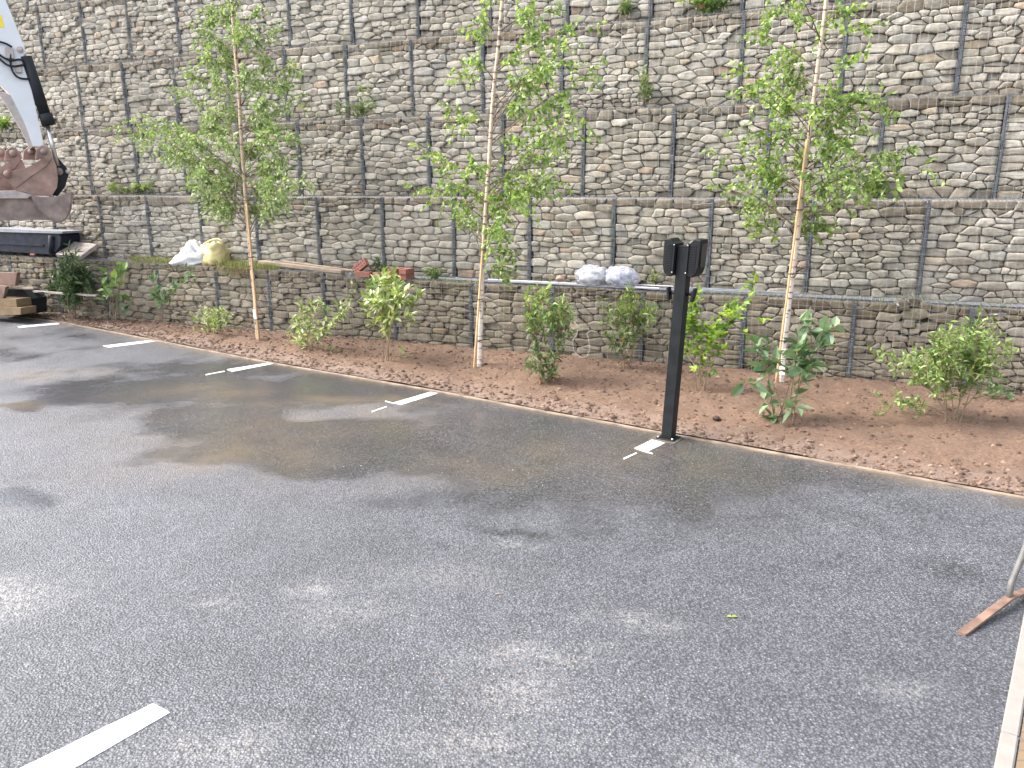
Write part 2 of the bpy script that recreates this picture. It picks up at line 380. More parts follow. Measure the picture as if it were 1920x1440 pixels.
def ell(L, x, y, soft=1.0):
    m = 0
    for cx, cy, a, b, w in L:
        q = ((x - cx) / a) ** 2 + ((y - cy) / b) ** 2
        if q < 6: m = max(m, w * math.exp(-q * .75 * soft))
    return m
def axis(lo, hi, st, far):
    a = [lo + i * st for i in range(int((hi - lo) / st) + 1)]
    return [-far, lo - 30, lo - 8, lo - 2] + a + [a[-1] + 2, a[-1] + 8, a[-1] + 30, far]
xs = axis(-9.5, 5, .05, 200); ys = axis(1.0, 12, .05, 200)
mb = MB(); vs = []; aw = []; asl = []; ad = []
for y in ys:
    for x in xs:
        vs.append((x, y, 0.0))
        if 0.5 < y < 12.5 and -10 < x < 6:
            q = Vector((x, y, 0)); wx = x + .35 * fbm(q * .9, 4); wy = y + .28 * fbm(q * 1.1 + Vector((7, 3, 1)), 4)
            m = ell(WETS, wx, wy) - .8 * ell(DRY, wx, wy)
            kk_ = -(q.dot(N) - kd(q.dot(W)))
            u_ = min(1, max(0, (kk_ - 1.5) / 1.5)); m += .34 * (1 - u_ * u_ * (3 - 2 * u_))
            am_ = .08 + .2 * min(1, max(0, m) * 3)
            m = m + am_ * fbm(q * 2.2 + Vector((3, 9, 4)), 5) + .10 * fbm(Vector((x * 5, y * 11, 6)), 4)
            m = min(1, max(0, (m - .22) / .60)); m = m * m * (3 - 2 * m)
            aw.append(m)
            s2 = ell(SILT, wx, wy); k = (q.dot(N) - kd(q.dot(W)))
            s2 = max(s2, .9 * math.exp(-abs(k) / .10)) if k < .1 else s2
            asl.append(min(1, s2)); ad.append(min(1, ell(DUST_GLARE, x + .12 * fbm(q * 5, 3), y + .1 * fbm(q * 6 + Vector((1, 2, 3)), 3))))
        else: aw.append(0.0); asl.append(0.0); ad.append(0.0)
nx = len(xs)
fs = [(j * nx + i, j * nx + i + 1, (j + 1) * nx + i + 1, (j + 1) * nx + i) for j in range(len(ys) - 1) for i in range(nx - 1)]
mb.add(vs, fs, 0, True)
struct(mb, 'car_park', M['asphalt'], {'wet': aw, 'silt': asl, 'dust_glare': ad})

# planting bed
mb = MB(); vs = []; ed = []; cols = []
ns = int(19 / .035); 
for i in range(ns + 1):
    s = -14.5 + i * 19 / ns; k = kd(s) + .045; nd = 84
    for j in range(nd + 1):
        u = (j / nd); d = k + (8.80 - k) * u
        vs.append(P(s, d, soil_z(s, d))); kk = d - k
        ed.append(max(0, min(1, 1.35 - kk / .30 + .5 * fbm(Vector((s * 2.3, d * 2.3, 3)), 3))))
fs = [(i * 85 + j, (i + 1) * 85 + j, (i + 1) * 85 + j + 1, i * 85 + j + 1) for i in range(ns) for j in range(84)]
mb.add(vs, fs, 0, True); struct(mb, 'soil_bed', M['soil'], {'edge': ed})
# timber edging
mb = MB(); pts = [(s, kd(s)) for s in [-14.5 + .25 * i for i in range(77)]]
for (a, b), (c, e) in zip(pts, pts[1:]):
    wob = lambda s: .008 * mn.noise(Vector((s * 1.7, 0, 0)))
    v8 = []
    for s, d in ((a, b), (c, e)):
        h_ = .010 + .004 * mn.noise(Vector((s * 2, 3, 0)))
        v8 += [P(s, d + wob(s), -.05), P(s, d + wob(s), h_), P(s, d + .042 + wob(s), h_ + .001), P(s, d + .042 + wob(s), -.05)]
    mb.add(v8, [(0, 4, 5, 1), (1, 5, 6, 2), (2, 6, 7, 3)])
struct(mb, 'kerb', M['edging'])

# bay lines
def quad_line(name, pts, z=.004):
    mb = MB(); q = [Vector((p.x, p.y, z)) for p in pts]; e1 = q[1] - q[0]; e2 = q[3] - q[0]
    n = max(3, int(e1.length / .03)); vs = []
    for i in range(n + 1):
        u = i / n
        for j, (a, b) in enumerate(((q[0], q[1]), (q[3], q[2]))):
            p = a.lerp(b, u); w_ = .0035 * mn.noise(p * 14) + .002 * mn.noise(p * 50)
            vs.append(p + e2.normalized() * w_ + (e1.normalized() * .004 * mn.noise(p * 33 + Vector((5, 5, j))) if i in (0, n) else Vector()))
    # small thickness so the paint stands proud
    fs = [(2 * i, 2 * i + 2, 2 * i + 3, 2 * i + 1) for i in range(n)]
    o = len(vs); vs += [v - Vector((0, 0, .0035)) for v in vs]
    fs += [(o + 2 * i, 2 * i + 0 + o, 2 * i, 2 * i + 2)[1:] + (o + 2 * i + 2,) for i in range(n)]
    fs += [(2 * i + 1, 2 * i + 3, o + 2 * i + 3, o + 2 * i + 1) for i in range(n)] + [(0, 1, o + 1, o), (2 * n, o + 2 * n, o + 2 * n + 1, 2 * n + 1)]
    mb.add(vs, fs); o = mb.build(name, M['paint']); o['kind'] = 'structure'
LINES = [[(33, 612.2), (107, 605.5), (112, 608), (37, 615)], [(193, 648.7), (281, 638.5), (290, 640.7), (205, 652)],
         [(425, 693), (505, 680.5), (513, 682.3), (436, 697.3)], [(737.5, 755.7), (807, 735.3), (821, 738), (752, 759.6)],
         [(1190, 841), (1222, 825), (1247, 831), (1212, 848.5)], [(-60, 1490), (288, 1320), (319, 1337), (20, 1510)]]
for L_ in LINES: quad_line('bay_line', [g(*p) for p in L_])
for L_ in [[(1168, 860), (1192, 849.5), (1195, 850.3), (1170, 862)], [(696, 772), (724, 762.5), (726, 763.3), (698, 773.2)], [(385, 702.5), (420, 696), (422, 697), (388, 703.5)],
           [(722, 752.8), (740, 757.4), (741, 756.6), (724, 752)], [(1212, 848.5), (1224, 851.5), (1222, 849.6), (1213, 847.6)]]:
    quad_line('paint_trace', [g(*p) for p in L_])

# flush concrete kerb and paving at bottom right
ka = g(1920, 1150); kb = g(1863, 1440); kdir = (ka - kb).normalized(); kn = Vector((kdir.y, -kdir.x, 0))
wk = (g(1911, 1379) - ka).dot(kn); wk = abs(wk)
j0 = (g(1880, 1374) - kb).dot(kdir)
for i in range(-3, 6):
    a = j0 + i * .915; mb = MB()
    if a > (ka - kb).length + 3.2: continue
    c = kb + kdir * (a + .4555) + kn * wk / 2; box(mb, c + Z * -.02, kdir * .4545, kn * wk / 2, Z * .033, bev=.006)
    o = mb.build('kerb', M['concrete']); o['kind'] = 'structure'
mb = MB(); c = kb + kdir * 1.2 + kn * (wk + 1.76); box(mb, c - Z * .025, kdir * 3.6, kn * 1.755, Z * .033)
struct(mb, 'pavement', M['paving'])

# ---------------------------------------------------------------- gabion terraces
rng = random.Random(5)
def clip(poly, nx_, ny_, c):
    out = []; n = len(poly)
    for i in range(n):
        a = poly[i]; b = poly[(i + 1) % n]; da = a[0] * nx_ + a[1] * ny_ - c; db = b[0] * nx_ + b[1] * ny_ - c
        if da <= 0: out.append(a)
        if (da < 0 < db) or (db < 0 < da):
            t_ = da / (da - db); out.append((a[0] + (b[0] - a[0]) * t_, a[1] + (b[1] - a[1]) * t_))
    return out
def stones_layout(w, h, hscale=1.0):
    K = 2.6
    sites = []; y = 0
    rows = []
    while y < h:
        rh = rng.choice((.055, .07, .08, .085, .095, .105, .125)) * hscale * rng.uniform(.9, 1.1)
        if y + rh > h - .04: rh = h - y
        rows.append((y, rh)); y += rh
    ph = rng.uniform(0, 6); ampw = rng.uniform(.005, .03)
    for (y, rh) in rows:
        x = 0
        while x < w:
            sw = rh * rng.choice((1.1, 1.4, 1.7, 2.0, 2.3, 2.7, 3.3)) * rng.uniform(.85, 1.15)
            sw = min(.30, max(.07, sw))
            if x + sw > w - .05: sw = w - x
            cy = y + rh / 2 + ampw * math.sin(x * 5 + ph) + rng.gauss(0, .008)
            if rng.random() < .14 and rh > .085:
                sites.append((x + sw / 2, cy - rh * .24, rng.uniform(0, .0008))); sites.append((x + sw / 2 + rng.gauss(0, .02), cy + rh * .26, rng.uniform(0, .0008)))
            else: sites.append((x + sw / 2 + rng.gauss(0, .008), cy, (min(sw, .2) ** 2) * .12 + rng.uniform(0, .0012)))
            x += sw
    out = []
    for i, (x, y, wt) in enumerate(sites):
        poly = [(0.004, 0.0), (w - .004, 0.0), (w - .004, h), (0.004, h)]
        for j, (x2, y2, w2) in enumerate(sites):
            if j == i or abs(x2 - x) > .48 or abs(y2 - y) > .30: continue
            ax, ay = x2 - x, (y2 - y) * K
            # power bisector in the stretched space
            c = ((x2 * x2 + (y2 * K) ** 2) - (x * x + (y * K) ** 2) - w2 + wt) / 2
            nx_, ny_ = ax, ay * K
            l = math.hypot(nx_, ny_)
            if l < 1e-6: continue
            poly = clip(poly, nx_ / l, ny_ / l, c / l - rng.uniform(.0006, .0034))
            if len(poly) < 3: break
        if len(poly) < 3: continue
        A = abs(sum(poly[k][0] * poly[(k + 1) % len(poly)][1] - poly[(k + 1) % len(poly)][0] * poly[k][1] for k in range(len(poly)))) / 2
        if A > .0009: out.append(poly)
    return out
def stone(mb, dirt, poly, s0, z0, dface, dr, bot):
    # rounded outline
    n = len(poly); q = []
    for i in range(n):
        a = poly[i - 1]; b = poly[i]; c = poly[(i + 1) % n]
        k = rng.uniform(.16, .34)
        l1 = math.hypot(a[0] - b[0], a[1] - b[1]); l2 = math.hypot(c[0] - b[0], c[1] - b[1])
        if min(l1, l2) < .006: q.append(b); continue
        k1 = min(k, .010 / l1 + .035); k2 = min(k, .010 / l2 + .035)
        q.append((b[0] + (a[0] - b[0]) * k1, b[1] + (a[1] - b[1]) * k1))
        q.append((b[0] + ((a[0] - b[0]) * k1 + (c[0] - b[0]) * k2) * .27, b[1] + ((a[1] - b[1]) * k1 + (c[1] - b[1]) * k2) * .27))
        q.append((b[0] + (c[0] - b[0]) * k2, b[1] + (c[1] - b[1]) * k2))
        if l2 > .09:
            m_ = ((b[0] + c[0]) / 2, (b[1] + c[1]) / 2); e_ = rng.gauss(0, .0022)
            q.append((m_[0] - (c[1] - b[1]) / l2 * e_, m_[1] + (c[0] - b[0]) / l2 * e_))
    n = len(q); cx = sum(p[0] for p in q) / n; cy = sum(p[1] for p in q) / n
    tx, ty = rng.gauss(0, .10), rng.gauss(-.05, .13); off = rng.choice((0, 0, .004, .01, .02, .03, .045)) + rng.uniform(0, .01)
    sd = rng.uniform(0, 100); vs = []
    for sc_, dp in ((1.0, .12), (1.0, .030), (.982, .012), (.93, .004), (.66, 0.0), (.33, -.001)):
        for (x, y) in q:
            x_ = cx + (x - cx) * sc_; y_ = cy + (y - cy) * sc_
            dd = dp + off + (tx * (x_ - cx) + ty * (y_ - cy)) * (1 if dp < .1 else 0)
            if dp < .03: dd += .010 * mn.noise(Vector((x_ * 16 + sd, y_ * 20, sd))) + .005 * mn.noise(Vector((x_ * 45 + sd, y_ * 45, 3)))
            vs.append(P(s0 + x_, dface + max(dd, -.008), z0 + y_))
    vs.append(P(s0 + cx, dface + max(off - .002, -.008), z0 + cy))
    fs = []
    for k in range(5):
        for i in range(n): j = (i + 1) % n; fs.append((k * n + i, k * n + j, (k + 1) * n + j, (k + 1) * n + i))
    for i in range(n): fs.append((5 * n + i, 5 * n + (i + 1) % n, 6 * n))
    r_ = rng.random(); mb.add(vs, fs, r_, True); dirt.extend([dr] * len(vs))
def ext(L, lo, hi):
    st = 1.035; L = list(L)
    while L[0] > lo: L.insert(0, L[0] - st)
    while L[-1] < hi: L.append(L[-1] + st)
    return L
DP = {1: 8.70, 2: 9.10, 3: 9.40, 4: 9.75, 5: 10.05, 6: 10.35}
ZT = {0: -.02, 1: .84, 2: 1.84, 3: 2.835, 4: 3.83, 5: 4.84, 6: 5.84}
BARS = {1: ext([-12.3, -11.27, -10.24, -9.18, -8.11, -7.21, -6.32, -5.25, -4.18, -3.13, -2.07, -0.97, 0.10], -14, 3.3),
        2: ext([-10.63, -9.67, -8.67, -7.67, -6.64, -5.63, -4.60, -3.58, -2.54, -1.44, -.40, .68], -14, 3.3),
        3: ext([-11.1, -10.12, -9.16, -8.13, -7.11, -6.09, -5.09, -4.06, -3.02, -1.96, -.92, .19, 1.28], -14.5, 3.3),
        4: ext([-12.62, -11.54, -10.57, -9.55, -8.54, -7.53, -6.52, -5.50, -4.48, -3.43, -2.39, -1.31, -.25, .85], -14.5, 3.0),
        5: ext([-12.61, -11.65, -10.67, -9.68, -8.65, -7.63, -6.59, -5.56, -4.51, -3.47, -2.43, -1.38, -.32, .75], -14.8, 2.6),
        6: ext([-13.2, -12.2, -11.15, -10.1, -9.05, -8.0], -15.1, 2.0)}
TL = {1: 'lowest gabion terrace of damp dark stones rising straight from the red soil bed',
      2: 'gabion terrace just above the ledge that carries the sacks and bricks',
      3: 'third gabion terrace up, its foot level with the excavator buckets',
      4: 'fourth gabion terrace up, with a dark green plant rooted at its foot',
      5: 'fifth gabion terrace up, running along the top of the photo behind the crowns',
      6: 'highest gabion terrace, only a sliver showing in the top left corner'}
def topz(k, s):
    z = ZT[k] + .018 * mn.noise(Vector((s * .9, k * 5.0, 2))) + .010 * mn.noise(Vector((s * 4, k * 5.0, 7)))
    if k == 1:
        if s < -6: z += .03 + .03 * min(1, (-6 - s) / 3)
        elif s < -4: z -= .01
        z += .075 * math.exp(-((s - .62) / .12) ** 2)
    return z
for k in range(1, 7):
    D = DP[k]; z0 = ZT[k - 1] - (.0 if k == 1 else .0); bars = BARS[k]
    root = thing('gabion_wall', P(bars[0], D, z0), TL[k], 'stone wall', 'stepped gabion terraces')
    dn = DP.get(k + 1, D + .6)
    for a, b in zip(bars, bars[1:]):
        mid = (a + b) / 2
        bo = bpy.data.objects.new('gabion_basket', None); sc.collection.objects.link(bo); bo.parent = root
        org = P(a, D, z0); bo.location = org - Vector(root['_org']); bo['_org'] = tuple(org)
        seamw = .017; w = b - a - 2 * seamw; s0 = a + seamw; h = ZT[k] - z0
        mb = MB(); dirt = []
        for poly in stones_layout(w, h - .012, .86):
            yc = sum(p[1] for p in poly) / len(poly); xc = sum(p[0] for p in poly) / len(poly)
            ztop = topz(k, s0 + xc) - ZT[k]
            pl = [(x, y + ztop * (y / h)) for x, y in poly]
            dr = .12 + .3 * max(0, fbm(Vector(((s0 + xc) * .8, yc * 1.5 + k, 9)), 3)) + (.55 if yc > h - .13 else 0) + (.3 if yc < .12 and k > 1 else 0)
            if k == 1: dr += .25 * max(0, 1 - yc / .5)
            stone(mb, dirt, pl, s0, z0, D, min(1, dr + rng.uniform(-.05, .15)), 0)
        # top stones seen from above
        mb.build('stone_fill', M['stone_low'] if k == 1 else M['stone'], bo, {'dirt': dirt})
        mb = MB(); box(mb, P(mid, D + .105 + .25, (z0 + ZT[k] - .05) / 2), W * ((b - a) / 2 - .001), N * .25, Z * ((h - .05) / 2 - .001))
        mb.build('rubble_core', M['backing'], bo)
        # ledge on top: bumpy surface
        mb = MB(); nn = 24; md = 9; dd0, dd1 = D + .004, dn + .10; vs = []
        for i in range(nn + 1):
            s = a + (b - a) * i / nn
            for j in range(md + 1):
                d = dd0 + (dd1 - dd0) * j / md
                if j == 0: d = D + .10
                elif j == 1: d = D + .035
                vs.append(P(s, d, topz(k, s) - .055 + .014 * mn.noise(Vector((s * 14, d * 14, k))) - (.07 if j == 0 else 0)))
        mb.add(vs, [(i * (md + 1) + j, (i + 1) * (md + 1) + j, (i + 1) * (md + 1) + j + 1, i * (md + 1) + j + 1) for i in range(nn) for j in range(md)], 0, True)
        mb.build('top_fill', M['ledge'], bo)
        # welded mesh panel
        mb = MB(); dm = D - .012; nh = 13; nv = 13
        def bulge(s, z): return -.016 * math.sin(math.pi * (s - a) / (b - a)) * math.sin(math.pi * min(1, max(0, (z - z0) / h))) + .004 * mn.noise(Vector((s * 3, z * 3, k)))
        for i in range(nh + 1):
            zz = i / nh; pts = []
            for j in range(7):
                s = a + (b - a) * j / 6; z = z0 + (topz(k, s) - z0) * zz + .004 * mn.noise(Vector((s * 2, i, k))); pts.append(P(s, dm + bulge(s, z), z))
            tube(mb, pts, .0022, 3, 0, False, False)
        for j in range(1, nv + 1):
            s = a + (b - a) * j / (nv + 1) + .002 * rng.gauss(0, 1); pts = [P(s + .004 * mn.noise(Vector((z_ * 1.2, j, a))), dm - .003 + bulge(s, z0 + z_ * h), z0 + z_ * (topz(k, s) - z0)) for z_ in (0, .25, .5, .75, 1)]
            tube(mb, pts, .0013, 3, 0, False, False)
        for j in range(1, nv + 1, 1):     # lid
            s = a + (b - a) * j / (nv + 1); tube(mb, [P(s, dm, topz(k, s)), P(s, dn - .03, topz(k, s) + .004)], .0017, 3, 0, False, False)
        for j in range(1, 5):
            d = dm + j * .075
            if d < dn - .02: tube(mb, [P(a + (b - a) * i / 6, d, topz(k, a + (b - a) * i / 6) + .002) for i in range(7)], .0017, 3, 0, False, False)
        mb.build('wire_mesh', M['wire'], bo)
        # lacing coils: left upright and top edge
        mb = MB(); L_ = ZT[k] - z0; turns = int(L_ / .026); lean = rng.gauss(0, .008)
        pts = []
        for i in range(turns * 6 + 1):
            z = L_ * i / (turns * 6); an = i / 6 * 2 * math.pi
            pts.append(P(a + .017 * math.cos(an) + lean * (z / L_ - .5), D - .004 + .017 * math.sin(an), z0 + z))
        tube(mb, pts, .0028, 3, 0, False, False)
        for o_ in (-.021, -.009, .008, .020):
            tube(mb, [P(a + o_ + lean * (u - .5) + .003 * mn.noise(Vector((u * 3, o_ * 99, a))), D - .010 + .008 * abs(o_) / .02, z0 + u * L_) for u in (0, .33, .66, 1)], .0026, 3, 0, False, False)
        turns = int((b - a) / .035); pts = []
        for i in range(turns * 6 + 1):
            s = a + (b - a) * i / (turns * 6); an = i / 6 * 2 * math.pi
            pts.append(P(s, D - .006 + .014 * math.sin(an), topz(k, s) + .012 * math.cos(an)))
        tube(mb, pts, .0024, 3, 0, False, False)
        # inner diaphragm panel edge between baskets
        box(mb, P(a, D + .075, z0 + L_ / 2), W * .006, N * .04, Z * (L_ / 2 - .01))
        mb.build('lacing_coil', M['seam'], bo)

# loose clods on the bed
mb = MB(); rg = random.Random(11)
def lump(mb, c, r, rnd_, rg):
    n = 5; vs = [c + Vector((0, 0, r * .7))]
    for zz, rr in ((.35, .8), (-.2, 1.0)):
        for i in range(n):
            a = 2 * math.pi * i / n + zz; q = rr * r * rg.uniform(.7, 1.25)
            vs.append(c + Vector((math.cos(a) * q, math.sin(a) * q, zz * r * rg.uniform(.6, 1.1))))
    fs = [(0, 1 + i, 1 + (i + 1) % n) for i in range(n)] + [(1 + i, 1 + n + i, 1 + n + (i + 1) % n, 1 + (i + 1) % n) for i in range(n)]
    mb.add(vs, fs, rnd_, False)
for i in range(9000):
    s = rg.uniform(-12.5, 3); k = kd(s) + .05; wd = 8.7 - k
    if wd < .08: continue
    u = rg.random() ** 1.0
    d = k + u * wd if i % 3 else k + abs(rg.gauss(0, .16))
    if d > 8.68 or d < k: continue
    r_ = rg.choice((.004, .006, .008, .011, .015, .021)) * rg.uniform(.7, 1.2)
    if rg.random() < .012: r_ = rg.uniform(.02, .035)
    lump(mb, P(s, d, soil_z(s, d) + r_ * .1), r_, rg.random() ** 1.3 * .9, rg)
o = mb.build('soil_clods', M['clod']); tag(o, 'crumbled red brown clods scattered over the soil bed', 'soil clods', kind='stuff')
# grit on the asphalt
mb = MB()
for i in range(900):
    if i < 500:
        px, py = rg.gauss(960, 150), rg.gauss(1290, 70)
        if py < 700 or py > 1480: continue
        p = g(px, py)
    else: p = Vector((rg.uniform(-4, 3), rg.uniform(1.8, 6.5), 0))
    if p.dot(N) > kd(p.dot(W)) - .05: continue
    r_ = rg.uniform(.0015, .004); lump(mb, p + Z * r_ * .3, r_, .9 + .1 * rg.random(), rg)
o = mb.build('grit', M['clod']); tag(o, 'pale grit and sand grains lying loose on the asphalt', 'grit', kind='stuff')

# ---------------------------------------------------------------- plants
def leaf(mb, p, dirv, up, L, wd, r, fold=.25, droop=.15):
    t_ = dirv.normalized(); s_ = t_.cross(up)
    if s_.length < 1e-4: s_ = t_.orthogonal()
    s_.normalize(); n_ = s_.cross(t_)
    tip = p + t_ * L - n_ * L * droop
    vs = [p, p + t_ * L * .28 + s_ * wd * .45 + n_ * wd * fold, p + t_ * L * .62 + s_ * wd * .42 + n_ * wd * fold * .7 - n_ * L * droop * .35,
          tip, p + t_ * L * .62 - s_ * wd * .42 + n_ * wd * fold * .7 - n_ * L * droop * .35, p + t_ * L * .28 - s_ * wd * .45 + n_ * wd * fold]
    mb.add(vs, [(0, 1, 2, 3), (0, 3, 4, 5)], r, False)
def lobed(mb, p, dirv, up, L, r):
    for a, k in ((0, 1), (.75, .8), (-.75, .8), (1.5, .5), (-1.5, .5)):
        d = dirv.normalized(); s_ = d.cross(up).normalized(); q = d * math.cos(a) + s_ * math.sin(a)
        leaf(mb, p + d * L * .25, q, up, L * .75 * k, L * .34, r, .1, .1)
def rv(rg): return Vector((rg.gauss(0, 1), rg.gauss(0, 1), rg.gauss(0, 1))).normalized()
def bez(a, b, c, n): return [a * (1 - u) ** 2 + b * 2 * u * (1 - u) + c * u * u for u in [i / n for i in range(n + 1)]]

def birch(bpx, trunk, tips, nsub, mat, lsize, seed, label, stake, rad=.022, bark='bark'):
    rg = random.Random(seed); base = g(bpx[0], bpx[1], .03); d = base.dot(N)
    root = thing('birch_tree', base, label, 'tree', 'staked young birches in the bed')
    tp = [base - Z * .05] + [at(x, y, d) for x, y in trunk]
    pts = []
    for a, b in zip(tp, tp[1:]):
        for i in range(6):
            q = a.lerp(b, i / 6); pts.append(q + Vector((.006 * mn.noise(q * 2 + Vector((seed, 0, 0))), .006 * mn.noise(q * 2 + Vector((0, seed, 0))), 0)))
    pts.append(tp[-1]); n = len(pts)
    mb = MB(); tube(mb, pts, [rad * (1.10 - .38 * i / n) * (1 + .05 * mn.noise(Vector((i * .7, seed, 0)))) for i in range(n)], 10)
    mb.build('trunk', M[bark], root)
    bm_ = MB(); lm = MB()
    def tz(z):
        for a, b in zip(pts, pts[1:]):
            if a.z <= z <= b.z: return a.lerp(b, (z - a.z) / max(b.z - a.z, 1e-5))
        return pts[-1] if z > pts[-1].z else pts[3]
    for ti, tpp in enumerate(tips):
        x, y = tpp[0], tpp[1]; dens = tpp[2] if len(tpp) > 2 else 1.0
        off = rg.gauss(0, .28); tip = at(x, y, d + off)
        hd = (Vector((tip.x, tip.y, 0)) - Vector((tz(tip.z).x, tz(tip.z).y, 0))).length
        st = tz(tip.z - hd * rg.uniform(.35, .75)); 
        mid = st.lerp(tip, .55) + Z * hd * rg.uniform(.08, .28) + rv(rg) * .04
        c = bez(st, mid, tip, 9); tube(bm_, c, [.0048 * (1 - .8 * i / 9) + .001 for i in range(10)], 5, 0, False)
        for j in range(int(nsub * dens)):
            u = rg.uniform(.25, 1.0) ** .8; q = c[min(9, int(u * 9))].lerp(c[min(9, int(u * 9) + 1)], rg.random())
            dv = ((tip - st).normalized() * .8 + rv(rg) * .8 + Z * rg.uniform(-.7, .25)).normalized(); L = rg.uniform(.10, .30) * (1.15 - .4 * u)
            e = q + dv * L - Z * L * rg.uniform(.1, .5); tw = bez(q, q + dv * L * .6, e, 5)
            tube(bm_, tw, [.0022, .002, .0018, .0015, .0012, .0009], 3, 0, False, False)
            nl = int(L / .022)
            for l_ in range(nl):
                v = (l_ + rg.random()) / nl; pp = tw[min(5, int(v * 5))].lerp(tw[min(5, int(v * 5) + 1)], rg.random())
                dl = (rv(rg) * .9 + dv * .5 - Z * .65).normalized(); s_ = lsize * rg.uniform(.65, 1.15)
                leaf(lm, pp + rv(rg) * .012, dl, rv(rg), s_, s_ * .72, rg.random(), .15, rg.uniform(0, .3))
    bm_.build('branch', M['branch'], root); lm.build('foliage', mat, root)
    # cane, ties, label
    sx_ = stake['off']; a = P(base.dot(W) + sx_[0], d - .045, -.05)
    b = at(stake['top'][0], stake['top'][1], d - .045)
    mb = MB(); tube(mb, [a.lerp(b, i / 12) for i in range(13)], [.0115 + (.0015 if i % 3 == 0 else 0) for i in range(13)], 8)
    so_ = mb.build('garden_cane', M['stake']); 
    tag(so_, stake['label'], 'cane', 'canes tied to the birches')
    for ty in stake['ties']:
        mb = MB(); zt = at(bpx[0], ty, d).z; q = tz(zt); u = (zt - a.z) / (b.z - a.z); c2 = a.lerp(b, u); ctr = (q + c2) / 2
        hw = abs((q - c2).dot(W)) / 2 + .022; loop = [ctr + W * hw * math.cos(t_) + N * .042 * math.sin(t_) for t_ in [i * math.pi / 8 for i in range(17)]]
        tube(mb, loop, .005, 5); mb.build('tree_tie', M['tie'], root)
    if 'tag' in stake:
        mb = MB(); q = at(stake['tag'][0], stake['tag'][1], d - .052); wv, hv = stake['tag'][2:]
        box(mb, q, W * wv, N * .003 + W * .0, Z * hv + W * -.004, bev=.0015); mb.build('plant_tag', M['tagm'], root)
    return root
T1 = [(370, 60), (350, 140, .7), (385, 20), (410, 90), (400, 150), (520, 60, .8), (480, 20, .8), (505, 110), (560, 130, .9), (565, 190, .8), (545, 250), (560, 345), (545, 300), (535, 375, 1.2), (500, 350, 1.2), (500, 310), (480, 395, 1.1),
      (222, 238, 1.1), (250, 228, 1), (285, 226, 1.3), (270, 262, 1.1), (315, 245, 1.2), (330, 280, 1), (335, 165, .8), (345, 260, 1.1), (310, 300, .9), (375, 330, 1.2), (355, 350, .8), (400, 375, 1.2), (390, 300, 1.3), (395, 240, 1.2), (420, 260), (390, 205), (500, 190, 1.1), (515, 240, 1.1), (490, 270),
      (440, 330, 1.2), (430, 200), (470, 130), (450, 60), (420, 20), (540, 165, .8), (400, 345, 1.2), (500, 230), (460, 280, 1.1), (425, 120), (385, 110), (440, -30), (400, -40), (480, -40), (415, 390, .6), (520, 330, 1.1), (400, 395, .4)]
birch((484, 640), [(478, 560), (469, 470), (463, 400), (455, 290), (447, 160), (436, 30), (428, -90)], T1, 26, M['birch_leaf_b'], .047, 3,
      'densely leaved leftmost birch with a long branch reaching left towards the excavator', {'off': (.05, 0), 'top': (462, 380), 'ties': [482, 598], 'tag': (478, 590, .025, .06), 'label': 'brown cane tied to the leftmost birch, beside its white tag'}, .024, 'bark_tan')
T2 = [(765, 355, .5), (795, 350, .7), (830, 300, .8), (790, 290, .6), (850, 345, .8), (850, 130, .6), (835, 200, .5), (900, 40, .8), (870, 225, .6), (885, 310, 1), (860, 405, .7), (885, 395, 1), (930, 430, 1), (940, 500, .9), (948, 470, .8), (925, 395, 1.1),
      (1120, 45, .6), (1070, 55, .8), (1045, 20, .8), (1010, 60, .9), (985, 25, .8), (1110, 130, .7), (1085, 110, .9), (1040, 110, 1), (1000, 150, 1), (1100, 240, .9), (1085, 205, 1.1), (1060, 180, 1), (1060, 250, 1), (1030, 225, 1), (1045, 330, .8), (1010, 300, .9),
      (1000, 345, 1.1), (975, 385, .9), (960, 260, .8), (975, 200, .8), (950, 110, .7), (895, 120, .6), (1010, 330, 1), (905, 350, 1), (960, 330, 1), (880, 60, .5), (930, -20), (1000, -30), (1075, 310, .6), (1060, 90, .8), (985, 370, .8), (955, 355, 1), (940, 410, .9)]
birch((898, 692), [(901, 600), (906, 500), (911, 400), (918, 290), (926, 170), (937, 60), (948, -70)], T2, 14, M['birch_leaf'], .052, 7,
      'middle birch with white speckled trunk and open crown between two parking lines', {'off': (-.045, 0), 'top': (908, 425), 'ties': [467, 560], 'label': 'orange cane tied to the white trunk of the middle birch'}, .024)
T3 = [(1330, 290, .6), (1325, 345, .6), (1360, 345, .8), (1400, 315, .9), (1370, 375, .7), (1395, 410, .7), (1420, 380, .8), (1380, 130, .6), (1395, 160, .7), (1440, 185, .8), (1420, 60, .9), (1470, 245, .9), (1440, 290, .9), (1460, 330, .9), (1400, 235, .6),
      (1742, 318, .9), (1710, 285, .9), (1680, 300, .9), (1650, 185, .9), (1665, 195, .8), (1625, 175, .9), (1600, 110, .6), (1640, 55, .6), (1590, 20, .8), (1640, 355, .9), (1600, 335, 1), (1570, 355, .9), (1540, 420, .9), (1505, 430, .8), (1580, 220, .9), (1610, 245, .9),
      (1560, 280, .9), (1530, 200, .9), (1575, 180, .9), (1500, 150, .8), (1450, 20, .9), (1480, 100, .8), (1520, 330, .8), (1440, 110, .6), (1470, 200, .9), (1550, 240, .9), (1625, 290, .7), (1560, -30, .8), (1480, -30, .8), (1545, 30, .7), (1440, 320, .9), (1495, 300, .9), (1460, 160, .6), (1520, 395, .6)]
